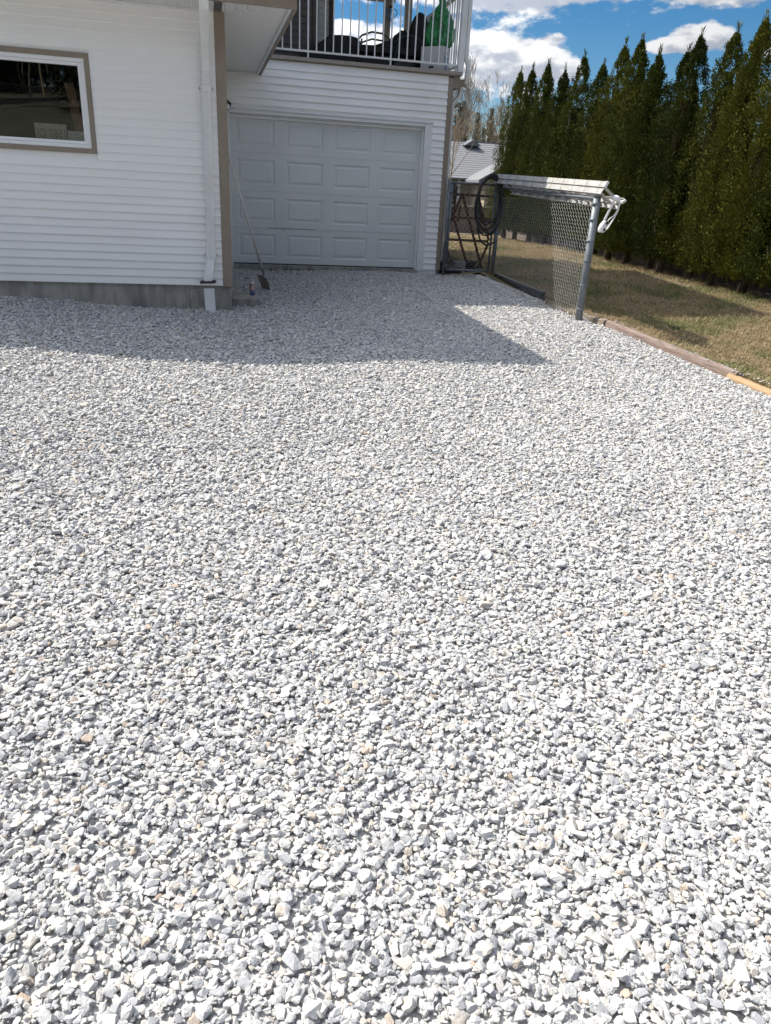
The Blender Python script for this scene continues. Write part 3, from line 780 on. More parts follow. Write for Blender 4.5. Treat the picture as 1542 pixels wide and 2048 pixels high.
# roof over the deck
rb = MB(); rb.box((1.9, 17.9, 5.30), (4.12, 18.06, 5.52)); rb.box((.6, 12.0, 5.50), (4.10, 12.03, 5.62)); rb.build("roof_beam", TRIM, house)
rb = MB(); rb.box((4.02, 12.031, 5.40), (4.076, 17.899, 5.575)); rb.build("roof_beam", TRIM, house)
ur = MB(); RX = 4.08
ur.extrude([(11.98, 5.58), (17.3, 6.62), (17.3, 6.74), (11.98, 5.70)], -6, RX, 0)
ur.build("upper_roof", ROOFTAN, house)
MB().box((-6, 17.2, 5.52), (2.4, 17.29, 6.62)).build("roof_gable", SIDING, house)
ce = MB(); ce.box((-5.9, 12.04, 5.50), (4.05, 17.89, 5.515)); ce.build("porch_ceiling", mat("porch_ceiling_paint", (.45, .43, .40), .8), house)
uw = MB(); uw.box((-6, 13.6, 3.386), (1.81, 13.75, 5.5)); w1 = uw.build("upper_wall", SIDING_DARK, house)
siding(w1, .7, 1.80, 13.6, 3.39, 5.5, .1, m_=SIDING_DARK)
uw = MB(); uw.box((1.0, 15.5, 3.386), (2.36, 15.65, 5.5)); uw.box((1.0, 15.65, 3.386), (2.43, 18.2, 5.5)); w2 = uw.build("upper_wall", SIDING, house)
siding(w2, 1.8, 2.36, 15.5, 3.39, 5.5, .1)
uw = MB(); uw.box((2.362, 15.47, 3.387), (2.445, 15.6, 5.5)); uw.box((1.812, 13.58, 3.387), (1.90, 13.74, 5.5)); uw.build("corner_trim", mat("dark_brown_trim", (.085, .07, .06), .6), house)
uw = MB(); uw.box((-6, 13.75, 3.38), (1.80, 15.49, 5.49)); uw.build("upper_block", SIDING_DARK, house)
# right hand side: fascia end, gutter, downspouts, small lower eave
fe = MB(); fe.box((3.872, G_ - .005, 3.165), (3.965, 18.2, 3.332)); fe.build("deck_fascia", TRIM, house)
gp2 = [(3.967, 3.30), (3.967, 3.19), (4.03, 3.19), (4.055, 3.235), (4.10, 3.275), (4.10, 3.30), (4.088, 3.30), (4.045, 3.245), (4.024, 3.202), (3.98, 3.202), (3.98, 3.30)]
MB().extrude(gp2, G_ + .04, 18.2, 1).build("gutter", TRIM, house)
MB().box((3.968, G_ + .034, 3.19), (4.09, G_ + .040, 3.298)).build("gutter_end", TRIM, house)
dd = MB()


def sweepy(mb, path, w, t):
    base = len(mb.v); pts = [Vector(p) for p in path]; k = len(pts)
    for i, p in enumerate(pts):
        d_ = pts[min(i + 1, k - 1)] - pts[max(i - 1, 0)]; d_.normalize(); nn = d_.cross(Vector((0, 1, 0))).normalized()
        for a, b_ in ((-1, -1), (1, -1), (1, 1), (-1, 1)): mb.v.append(tuple(p + Vector((0, 1, 0)) * a * w / 2 + nn * b_ * t / 2))
    for i in range(k - 1):
        for j in range(4): mb.f.append((base + i * 4 + j, base + i * 4 + (j + 1) % 4, base + i * 4 + 4 + (j + 1) % 4, base + i * 4 + 4 + j))
    mb.f.append((base + 3, base + 2, base + 1, base)); e = base + (k - 1) * 4; mb.f.append((e, e + 1, e + 2, e + 3))


sweepy(dd, [(4.035, G_ - .01, 5.5), (4.035, G_ - .01, 3.60), (4.045, G_ - .01, 3.55), (4.075, G_ - .005, 3.49), (4.085, G_, 3.43), (4.085, G_ + .06, 3.24)], .06, .055)
dw_ = dd.build("downspout", WHITE, house, bevel=.005)
MB().box((4.004, G_ - .044, 3.62), (4.068, G_ + .024, 3.635)).build("pipe_joint", WHITE, dw_)
dd = MB(); sweepy(dd, [(4.04, G_ + .15, 3.19), (4.04, G_ + .15, 3.12), (4.02, G_ + .15, 3.06), (3.935, G_ + .15, 2.97), (3.91, G_ + .15, 2.90), (3.905, G_ + .15, .62)], .07, .06); dd.build("downspout", WHITE, house, bevel=.005)
le = MB(); le.extrude([(3.87, 3.03), (3.92, 3.03), (3.92, 2.992), (4.10, 2.985), (4.04, 2.935), (3.92, 2.93), (3.92, 2.90), (3.87, 2.90)], 12.68, 14.2, 1); le.build("side_awning", TRIM, house)

# --- things on the deck
cov = MB()
pts = []
nx, ny = 15, 7
for j in range(ny):
    for i in range(nx):
        u = i / (nx - 1); v = j / (ny - 1)
        xx = 1.50 + 1.15 * u; yy = 13.1 + .85 * v
        prof_ = np.interp(u, [0, .12, .42, .5, .82, .92, 1], [.06, .20, .40, .465, .475, .40, .0])
        edge = min(1, 4.5 * min(v, 1 - v) + .05)
        pts.append((xx, yy, DKZ + prof_ * (edge ** .4) + random.uniform(-.012, .012)))
cov.v = pts
for j in range(ny - 1):
    for i in range(nx - 1): a = j * nx + i; cov.f.append((a, a + 1, a + nx + 1, a + nx))
for j in range(ny - 1):
    for i in (0, nx - 1):
        a = j * nx + i; n_ = len(cov.v); cov.v += [(pts[a][0], pts[a][1], DKZ), (pts[a + nx][0], pts[a + nx][1], DKZ)]; cov.f.append((a, a + nx, n_ + 1, n_))
for i in range(nx - 1):
    for j in (0, ny - 1):
        a = j * nx + i; n_ = len(cov.v); cov.v += [(pts[a][0], pts[a][1], DKZ), (pts[a + 1][0], pts[a + 1][1], DKZ)]; cov.f.append((a, a + 1, n_ + 1, n_))
o = cov.build("furniture_cover", CLOTHBLACK, None); tag(o, "black cloth cover draped low over furniture at the left of the deck", "cover")


def lounge(x, y, rz, label):
    t_ = thing("patio_chair", label, "chair", (x, y, DKZ), "patio chairs on the deck"); t_.rotation_euler.z = rz
    def part(mb, nm, m_, sm=False):
        o_ = bpy.data.objects.new(nm, mb.mesh(nm, m_, sm)); col.objects.link(o_); o_.parent = t_; return o_
    for s in (-1, 1):
        a = MB(); a.tube([(.26 * s, -.25, 0), (.27 * s, -.27, .25), (.28 * s, -.24, .40), (.285 * s, -.12, .475), (.285 * s, .05, .49), (.28 * s, .2, .44), (.27 * s, .28, .36)], .014, 8); part(a, "arm_loop", TEAL, True)
        a = MB(); a.tube([(.25 * s, .28, 0), (.255 * s, .24, .25), (.25 * s, .20, .40)], .013, 8); part(a, "leg", TEAL, True)
    q = MB(); q.box((-.25, -.26, .22), (.25, .24, .33)); o_ = part(q, "seat_cushion", CLOTHBLACK); b_ = o_.modifiers.new("bevel", 'BEVEL'); b_.width = .035; b_.segments = 3
    q = MB(); q.beam((0, .2, .24), (0, .38, .37), .46, .09, (0, -1, .5)); o_ = part(q, "back_cushion", CLOTHBLACK); b_ = o_.modifiers.new("bevel", 'BEVEL'); b_.width = .03; b_.segments = 3
    for k in range(4):
        q = MB(); q.box((-.24 + k * .14, -.24, .02), (-.18 + k * .14, .25, .19)); part(q, "frame_slat", BLACK)
    return t_


lounge(2.76, 13.3, math.radians(78), "dark patio chair with green arm loops beside the black cover")
lounge(3.20, 13.3, math.radians(104), "dark patio chair with raised arm loops beside the tall black bag")


def blob(name, prof, c, m_, seed, wob=.12, n=28, squash=1.0):
    """a bag: turned profile with folds running down it"""
    r = random.Random(seed); mb = MB(); ph = [r.uniform(0, 6.28) for _ in range(6)]
    for i, (rad, z) in enumerate(prof):
        for j in range(n):
            a = 2 * PI * j / n
            f = 1 + wob * (.5 * math.sin(7 * a + ph[0] + 2.1 * z) + .35 * math.sin(11 * a + ph[1] - 3 * z) + .25 * math.sin(4 * a + ph[2]) + .3 * r.uniform(-1, 1))
            mb.v.append((c[0] + rad * f * math.cos(a), c[1] + rad * f * math.sin(a) * squash, c[2] + z + r.uniform(-.008, .008)))
    for i in range(len(prof) - 1):
        for j in range(n): mb.f.append((i * n + j, i * n + (j + 1) % n, (i + 1) * n + (j + 1) % n, (i + 1) * n + j))
    mb.f.append(tuple(range(n))[::-1]); e = (len(prof) - 1) * n; mb.f.append(tuple(e + j for j in range(n)))
    return mb.build(name, m_, None, smooth=True)


o = blob("green_bag", [(.06, 0), (.15, .01), (.19, .06), (.205, .13), (.205, .22), (.19, .30), (.165, .38), (.125, .46), (.08, .53), (.045, .58), (.045, .62), (.075, .69)], (3.73, 13.02, 3.745), GREENBAG, 3, .17, 56, .8)
tag(o, "bulging shiny green plastic bag tied at the top, resting on the white box", "bag")
o = blob("black_bag", [(.10, 0), (.17, .05), (.19, .2), (.19, .45), (.17, .62), (.13, .75), (.08, .83), (.03, .88)], (3.50, 13.42, DKZ), CLOTHBLACK, 5, .16, 30, .8)
tag(o, "tall black plastic bag behind the green bag on the deck", "bag")
o = blob("dark_cushion_stack", [(.14, 0), (.24, .04), (.25, .3), (.21, .45), (.14, .58), (.04, .66)], (3.30, 13.66, DKZ), CLOTHBLACK, 8, .26, 24, .7)
tag(o, "heap of dark cushions between the raised chair and the black bag", "cushions")
# white carton with blue ornament
bx_ = thing("storage_box", "white cardboard box with blue flower ornament and hand hole behind the railing", "box", (3.66, 12.95, DKZ)); bx_.rotation_euler.z = math.radians(-42)


def bpart(mb, nm, m_, bev=0, par=bx_):
    o_ = bpy.data.objects.new(nm, mb.mesh(nm, m_)); col.objects.link(o_); o_.parent = par
    if bev: b_ = o_.modifiers.new("bevel", 'BEVEL'); b_.width = bev; b_.segments = 2
    return o_


q = MB(); q.box((-.19, -.13, 0), (.19, .13, .355)); bpart(q, "carton", BOXWHITE, .004)
q = MB(); pr_ = [(math.copysign(.028, math.cos(a)) + .016 * math.cos(a), .075 + .016 * math.sin(a)) for a in np.linspace(0, 2 * PI, 20, endpoint=False)]; q.extrude(pr_, -.1318, -.1305, 1); bpart(q, "hand_hole", BLACK)
q = MB()


def petal(mb, cx_, cz_, an, l, w_):
    # outline of a leaf on the +X face
    d_ = (math.sin(an), math.cos(an)); s_ = (d_[1], -d_[0]); k_ = [(0, .12), (.3, .85), (.55, 1), (.8, .55), (1, .0)]
    P_ = [(cx_ + d_[0] * l * a + s_[0] * w_ * b__, cz_ + d_[1] * l * a + s_[1] * w_ * b__) for a, b__ in k_] + [(cx_ + d_[0] * l * a - s_[0] * w_ * b__, cz_ + d_[1] * l * a - s_[1] * w_ * b__) for a, b__ in k_[::-1]]
    n0 = len(mb.v); mb.v += [(.1918, p_[0], p_[1]) for p_ in P_]; mb.f.append(tuple(range(n0, n0 + len(P_))))


for i, an in enumerate(np.linspace(0, 2 * PI, 8, endpoint=False)):
    petal(q, .0, .165, an, .055 + .055 * (i % 4 == 0), .016)
    petal(q, .05 * math.sin(an + .39), .165 + .09 * math.cos(an + .39), an + .39, .042, .012)
    petal(q, .045 * math.sin(an), .165 + .06 * math.cos(an), an + 1.2, .03, .008)
bpart(q, "blue_ornament", BLUE)
# hanging ornament under the porch beam
ho = thing("hanging_ornament", "blue wire heart ornament hanging under the porch roof beam", "ornament", (3.93, 17.4, 5.0))
mb = MB(); hp = [(3.93 + .0075 * 16 * math.sin(t_) ** 3 * 1.0, 17.4, 4.98 + .0075 * (13 * math.cos(t_) - 5 * math.cos(2 * t_) - 2 * math.cos(3 * t_) - math.cos(4 * t_))) for t_ in np.linspace(0, 2 * PI, 30, endpoint=False)]
mb.tube(hp, .008, 6, closed=True); mb.tube([(p_[0] * .5 + 3.93 * .5, 17.4, p_[2] * .5 + 4.93 * .5) for p_ in hp], .006, 6, closed=True); mb.build("heart_wire", BLUE, ho, True)
MB().tube([(3.93, 17.4, 5.05), (3.93, 17.4, 5.31)], .004, 6).build("hanging_wire", BLACK, ho)
MB().lathe([(.01, -.03), (.035, -.02), (.04, 0), (.035, .02), (.01, .03)], (3.93, 17.4, 5.11), 12).build("bead", RUST, ho, True)

# ================================================================== BY THE GARAGE
bk_ = MB(); bk_.box((.298, 8.98, .18), (.615, 9.60, .418)); o = bk_.build("concrete_block", CONC, None, bevel=.012); tag(o, "low concrete step block at the house corner under the drink can", "concrete block")
can = thing("drink_can", "tall pink and blue drink can standing on the concrete block", "can", (.545, 9.28, .4185))
cx_, cy_ = .545, 9.28
for nm, pf, m_ in (("can_body", [(.029, .042), (.033, .05), (.033, .125), (.0325, .13)], mat("pink_can", (.30, .15, .16), .35, (.36, .24, .25), 30, 3)), ("can_base", [(.024, 0), (.028, .004), (.033, .016), (.033, .0495), (.029, .05)], mat("blue_can", (.05, .09, .18), .35)), ("can_top", [(.0325, .1305), (.031, .14), (.026, .15), (.027, .154), (.024, .154), (.023, .149)], mat("can_metal", (.55, .55, .56), .3, metal=.9))):
    MB().lathe(pf, (cx_, cy_, .4185), 20).build(nm, m_, can, True)
for k in range(3):
    q = MB(); a0 = -PI / 2 + (k - 1) * .42 + .05
    q.quad(*[(cx_ + .0336 * math.cos(a), cy_ + .0336 * math.sin(a), .4185 + z_) for a, z_ in ((a0 - .06, .06), (a0 + .06, .06), (a0 + .10, .118), (a0 - .02, .118))]); q.build("label_mark", VINYL, can)
# shovel leaning on the wing's side wall
sh = thing("shovel", "steel shovel with long pale handle leaning in the garage recess", "shovel", (.80, 10.29, .36))
b0 = Vector((.80, 10.28, gzf(.8, 10.28) + .06)); t0 = Vector((.312, 9.33, 1.93)); dv = (t0 - b0).normalized()
MB().tube([b0 + dv * .20, b0 + dv * 1.0, t0], [.017, .0165, .0155], 10).build("handle", mat("pale_wood_handle", (.56, .55, .53), .5, (.45, .44, .42), 8, 4, stretch=(6, 6, 1)), sh, True)
sd = dv.cross(Vector((.75, .66, .0))).normalized(); nd = sd.cross(dv).normalized(); blade = MB(); rows = [(-.10, .012), (-.07, .05), (.0, .088), (.10, .10), (.17, .09), (.185, .02)]
for s_, w_ in rows:
    for u in np.linspace(-1, 1, 7): blade.v.append(tuple(b0 + dv * s_ + sd * u * w_ - nd * (.035 * (u * u) + .02 * (s_ < -.05))))
for i in range(len(rows) - 1):
    for j in range(6): a = i * 7 + j; blade.f.append((a, a + 1, a + 8, a + 7))
o = blade.build("blade", mat("muddy_steel", (.30, .27, .235), .7, (.37, .335, .29), 12, 5), sh, True); s_ = o.modifiers.new("thick", 'SOLIDIFY'); s_.thickness = .004
MB().tube([b0 + dv * .10, b0 + dv * .30], [.012, .022], 10).build("socket", GALV, sh, True)
# weeds at the foot of the door
for i, (wx, hh) in enumerate(((1.02, .09), (1.27, .14), (1.36, .10), (1.47, .08), (1.64, .12), (1.70, .08))):
    wd = MB(); r = random.Random(i)
    for _ in range(9):
        a = r.uniform(0, 6.28); ln = hh * r.uniform(.5, 1.1); q_ = Vector((wx + r.uniform(-.03, .03), G_ - .05 + r.uniform(-.02, .02), gzf(wx, G_) + .0)); tp = q_ + Vector((math.cos(a) * ln * .35, math.sin(a) * ln * .25, ln)); wd.tri(tuple(q_ + Vector((-.004, 0, 0))), tuple(q_ + Vector((.004, 0, 0))), tuple(tp))
    o = wd.build("weed", mat("weed_blade%d" % i, (.03, .045, .02), .8)); tag(o, "dark tuft of weeds at the foot of the garage door, %s from the shovel" % ("nearest", "second", "third", "fourth", "fifth", "sixth")[i], "weed", "weeds under the garage door")

# ================================================================== CHAIN LINK FENCE
PE = Vector((4.40, 8.43, 0)); PM = Vector((4.73, 12.34, 0))


def zigzag(mb, A, B, z0, z1, slope0=0, r_w=.0019, cell=.043):
    """chain link: bent wires hooked into one another between two posts; slope0 tilts the foot with the ground"""
    A = Vector(A); B = Vector(B); d_ = (B - A); Ln = d_.length; d_.normalize(); nn = Vector((-d_.y, d_.x, 0)); n_w = int(Ln / cell)
    for k in range(n_w):
        base = A + d_ * (k + .5) * cell; pth = []; st_z = cell * .98; rows = int((z1 - z0) / st_z) + 1
        gz0 = gzf(base.x, base.y) + .02
        for j in range(rows):
            zz = z1 - j * st_z
            if zz < gz0: break
            s = 1 if (j + k) % 2 == 0 else -1
            pth.append(base + d_ * s * cell * .56 + nn * (.003 * s * (1 if k % 2 else -1)) + Vector((0, 0, zz + .006)))
            pth.append(base + d_ * s * cell * .56 - nn * (.003 * s * (1 if k % 2 else -1)) + Vector((0, 0, zz - .006)))
        if len(pth) > 3: mb.tube(pth, r_w, 4, cap=False)


fence = thing("chain_link_fence", "galvanised chain link fence panel running from the gate to the thick end post", "fence", (4.40, 8.43, .3))
MB().tube([(PE.x, PE.y, .1), (PE.x + .012, PE.y, 1.70)], .043, 20).build("end_post", GALV, fence, True)
MB().lathe([(.050, 0), (.050, .03), (.046, .04), (.036, .052), (.0, .056)], (PE.x + .012, PE.y, 1.695), 20).build("post_cap", GALV, fence, True)
MB().tube([(PM.x, PM.y, .2), (PM.x - .01, PM.y, 1.86)], .034, 16).build("corner_post", GALV, fence, True)
MB().tube([(PE.x, PE.y, 1.675), (PM.x, PM.y, 1.80)], .021, 12).build("top_rail", GALV, fence, True)
for zz in (.45, .72, 1.0, 1.22, 1.45, 1.62):
    MB().lathe([(.0455, -.011), (.0475, -.008), (.0475, .008), (.0455, .011)], (PE.x + .004, PE.y, zz), 18).build("tension_band", GALV, fence, True)
    MB().box((PE.x - .012, PE.y + .04, zz - .011), (PE.x - .004, PE.y + .085, zz + .011)).build("band_lug", GALV, fence)
MB().box((PE.x + .012, PE.y + .070, .40), (PE.x + .018, PE.y + .082, 1.66)).build("tension_bar", GALV, fence)
d_ = (PM - PE).normalized()
mb = MB(); zigzag(mb, PE + d_ * .07, PM - d_ * .05, .25, 1.66)
mb.build("wire_mesh", WIRE, fence, kind="stuff")
gate = thing("chain_link_gate", "narrow chain link gate between the garage corner and the fence", "gate", (3.95, 12.45, .43))
GA, GB = Vector((3.945, 12.47, 0)), Vector((4.66, 12.37, 0))
MB().tube([(3.905, 12.475, .40), (3.90, 12.475, 1.88)], .024, 14).build("gate_post", GALV, gate, True)
for nm, a, b_ in (("top_bar", (GA.x - .03, GA.y, 1.835), (GB.x + .03, GB.y, 1.835)), ("bottom_bar", (GA.x, GA.y, .50), (GB.x, GB.y, .50)), ("side_bar", (GA.x, GA.y, .49), (GA.x, GA.y, 1.83)), ("side_bar", (GB.x, GB.y, .49), (GB.x, GB.y, 1.83)), ("thin_bar", (GA.x, GA.y + .03, 1.775), (GB.x, GB.y + .03, 1.735))):
    MB().tube([a, b_], .019 if nm != "thin_bar" else .006, 10).build(nm, GALV, gate, True)
for zz in (.56, .95, 1.3, 1.7): MB().box((3.90, 12.44, zz - .012), (3.955, 12.46, zz + .012)).build("hinge", GALV, gate)
mb = MB(); zigzag(mb, GA, GB, .45, 1.83); mb.build("wire_mesh", WIRE, gate, kind="stuff")

# extension ladder lying along the top of the fence
lad = thing("extension_ladder", "pale aluminium extension ladder lying sideways on top of the chain link fence", "ladder", (4.4, 8.3, 1.75))
N0, N1, F0, F1 = Vector((4.385, 8.22, 1.825)), Vector((4.645, 12.34, 1.965)), Vector((4.752, 8.44, 1.66)), Vector((4.99, 12.36, 1.79))
ax = (N1 - N0).normalized(); ac = (F0 - N0).normalized(); nl = ax.cross(ac).normalized()
if nl.z < 0: nl = -nl
for sec in range(2):
    off = nl * (-.072 * sec); ins = .018 * sec
    for A_, B_, sgn in ((N0, N1, 1), (F0, F1, -1)):
        mb = MB(); a = A_ + off + ac * ins * sgn + ax * (.02 * sec); b_ = B_ + off + ac * ins * sgn
        mb.beam(a, b_, .006, .066, nl)                                     # web
        mb.beam(a + nl * .030 + ac * sgn * .012, b_ + nl * .030 + ac * sgn * .012, .026, .006, nl); mb.beam(a - nl * .030 + ac * sgn * .012, b_ - nl * .030 + ac * sgn * .012, .026, .006, nl)
        mb.build("rail", ALU, lad)
    k = 0
    while .14 + k * .37 < (N1 - N0).length - .05:
        s_ = .14 + k * .37; a = N0 + ax * s_ + off + ac * (ins - .006); b_ = F0 + ax * s_ + off - ac * (ins - .006)
        mb = MB(); mb.beam(a, b_, .030, .028, nl)
        mb.build("rung", ALU, lad)
        mb = MB(); mb.beam(a - ac * .0015 - nl * .020, a - ac * .0015 + nl * .022 + ax * .014, .006, .005, ax); mb.build("rung_seam", BLACK, lad); k += 1
mb = MB(); mb.beam(F0 - ax * .0 + nl * .01, F0 - ax * .012 - nl * .004, .035, .06, nl); mb.build("end_foot", VINYL, lad, bevel=.006)
mb = MB(); mb.beam(N0 - ax * .001, N0 - ax * .012, .03, .07, nl); mb.build("end_cap", VINYL, lad)

# white looped strap hanging from the ladder end
wsx = thing("hanging_strap", "white looped plastic strap with oval grip hanging from the ladder end", "strap", (4.56, 8.26, 1.68)); wy = 8.24
mb = MB(); mb.lathe([(.0, -.025), (.045, -.02), (.052, 0), (.042, .022), (.02, .034), (.0, .036)], n=18, m=Matrix.Translation((4.545, wy, 1.685)) @ Matrix.Rotation(math.radians(18), 4, 'Y')); mb.build("cap", VINYL, wsx, True)
MB().beam((4.535, wy, 1.69), (4.435, wy, 1.44), .024, .012, (0, 1, 0)).build("straight_bar", VINYL, wsx, bevel=.003)
mb = MB(); mb.lathe([(.0, 0), (.025, .006), (.042, .035), (.046, .07), (.036, .11), (.018, .135), (.0, .14)], n=16, m=Matrix.Translation((4.395, wy, 1.325)) @ Matrix.Rotation(math.radians(24), 4, 'Y') @ Matrix.Diagonal((.75, .8, 1, 1))); mb.build("oval_grip", VINYL, wsx, True)
mb = MB(); mb.beam((4.425, wy - .01, 1.335), (4.475, wy - .01, 1.44), .05, .03, (0, 1, 0)); mb.build("grip_block", VINYL, wsx, bevel=.008)
mb = MB(); mb.beam((4.428, wy - .027, 1.365), (4.452, wy - .027, 1.352), .03, .004, (0, 1, 0)); mb.beam((4.452, wy - .027, 1.44), (4.475, wy - .027, 1.415), .03, .004, (0, 1, 0)); mb.build("black_mark", BLACK, wsx)
mb = MB(); mb.tube([(4.585, wy, 1.69), (4.60, wy, 1.64), (4.585, wy, 1.57), (4.55, wy, 1.51), (4.505, wy, 1.475), (4.475, wy, 1.44)], .006, 8); mb.build("curved_strap", VINYL, wsx, True)
mb = MB(); mb.tube([(4.60, wy, 1.66), (4.595, wy + .01, 1.56), (4.55, wy + .01, 1.46), (4.50, wy + .01, 1.37), (4.44, wy + .01, 1.325)], .009, 8); mb.build("outer_strap", VINYL, wsx, True)

# coiled hose over the gate end of the ladder
ho_ = thing("hose_coil", "coil of thick black hose hung over the fence corner post", "hose", (4.55, 12.25, 1.0))
r = random.Random(4)
for i in range(6):
    rx = .215 + r.uniform(-.03, .02) ; rz_ = .40 + r.uniform(-.06, .05); cx2 = 4.53 + r.uniform(-.03, .03); yy = 12.20 + i * .024; top_z = 1.985 - .012 * i
    pth = [(cx2 + rx * math.cos(a) * (1 + .08 * math.sin(3 * a + i)), yy + .03 * math.sin(a * 2 + i), top_z - rz_ + rz_ * math.sin(a)) for a in np.linspace(0, 2 * PI, 34, endpoint=False)]
    MB().tube(pth, .0135 if i else .017, 8, closed=True).build("hose_loop", RUBBER, ho_, True)
pth = [(4.34, 12.24, 1.5), (4.36, 12.24, 1.15), (4.42, 12.22, .98), (4.52, 12.22, .92), (4.60, 12.23, .93), (4.66, 12.24, .97)]
MB().tube(pth, .015, 8).build("hose_end", RUBBER, ho_, True)

# rusty crossed frame behind the gate
FY = 12.95


def fpt(px_, pz_): return (px_, FY, pz_)


rf_ = thing("rusty_frame", "rusty brown steel frame of crossed bars behind the chain link gate", "metal frame", (4.35, FY, .45))
import_bars = [(205, 490, 1130, 575), (400, 890, 1100, 950), (240, 1250, 1100, 1330), (430, 1620, 900, 1680), (240, 510, 740, 1820), (420, 380, 380, 880), (520, 520, 240, 1200), (530, 520, 1030, 1900), (830, 560, 1090, 1310), (1090, 1340, 870, 1860), (240, 1350, 500, 1900), (500, 690, 460, 960)]
for x1_, y1_, x2_, y2_ in import_bars:      # bar ends on the frame's own plane, 1 unit = 0.945 mm
    a = fpt(3.985 + (x1_ - 200) * .00092 + (y1_ - 490) * .00003, 1.665 - (y1_ - 490) * .00095 + (x1_ - 200) * .00008); b_ = fpt(3.985 + (x2_ - 200) * .00092 + (y2_ - 490) * .00003, 1.665 - (y2_ - 490) * .00095 + (x2_ - 200) * .00008)
    mb = MB(); mb.beam(a, b_, .040, .014 + .004 * random.random(), (0, 1, 0)); o = mb.build("bar", RUST, rf_); o.location.y += random.uniform(-.03, .03)

# clutter at the gate's foot
gzc = gzf(4.1, 13.0)
o = MB().beam((3.93, 12.75, .72), (4.16, 12.80, .63), .10, .035, (0, 0, 1)).build("plank", FENCEWOOD, None); tag(o, "short grey plank end lying on the pile behind the gate", "plank")
o = MB().beam((3.95, 12.9, .60), (4.55, 13.0, .47), .12, .05, (0, 0, 1)).build("plank", FENCEWOOD, None); tag(o, "long grey plank lying low behind the gate", "plank")
o = blob("white_sack", [(.05, 0), (.075, .03), (.075, .2), (.06, .36), (.03, .42)], (4.10, 13.25, gzc + .05), mat("blue_white_sack", (.55, .57, .62), .6, (.10, .13, .22), 14, 3, .5, .55), 6, .12, 18); tag(o, "slim white and navy sack standing behind the gate", "sack")
o = blob("black_bag", [(.10, 0), (.15, .05), (.15, .22), (.11, .36), (.04, .42)], (3.99, 13.1, gzc), CLOTHBLACK, 9, .2, 20); tag(o, "black bag slumped against the garage behind the gate", "bag")
o = MB().box((4.22, 12.85, gzc - .02), (4.42, 13.05, gzc + .19)).build("concrete_block", CONC, None, bevel=.01); tag(o, "grey concrete block under the rusty frame behind the gate", "concrete block")
o = MB().lathe([(.09, 0), (.12, .18), (.125, .2), (.11, .2), (.085, .03)], (4.52, 12.95, gzc - .02), 20).build("plant_pot", BLACK, None, smooth=True); tag(o, "black plant pot behind the gate beside the concrete block", "pot")
o = MB().box((3.93, 12.7, gzc - .05), (4.30, 12.95, gzc + .10)).build("black_crate", BLACK, None, bevel=.01); tag(o, "low black plastic crate at the gate's foot by the garage wall", "crate")
mb = MB(); mb.beam((4.735, 12.2, gzf(4.5, 12.2) + .05), (4.60, 9.95, gzf(4.5, 9.95) + .06), .07, .12); o = mb.build("edging_beam", BLACK, None, bevel=.012); tag(o, "black plastic edging beam along the foot of the fence", "edging")
for i in range(7):
    yy = 8.75 + i * .14; xx = 4.50 + .02 * (i % 2); wd = MB(); r = random.Random(40 + i)
    for _ in range(16):
        a = r.uniform(0, 6.28); ln = r.uniform(.03, .10); q_ = Vector((xx + r.uniform(-.05, .05), yy + r.uniform(-.06, .06), gzf(xx, yy) + .01)); tp = q_ + Vector((math.cos(a) * ln * .5, math.sin(a) * ln * .5, ln)); wd.tri(tuple(q_ + Vector((-.004, 0, 0))), tuple(q_ + Vector((.004, .001, 0))), tuple(tp))
    o = wd.build("grass_tuft", DEADGRASS); tag(o, "dry grass tuft at the fence foot, %s counted from the end post" % ("first", "second", "third", "fourth", "fifth", "sixth", "seventh")[i], "grass tuft", "dry tufts along the fence foot")

# ================================================================== HEDGE


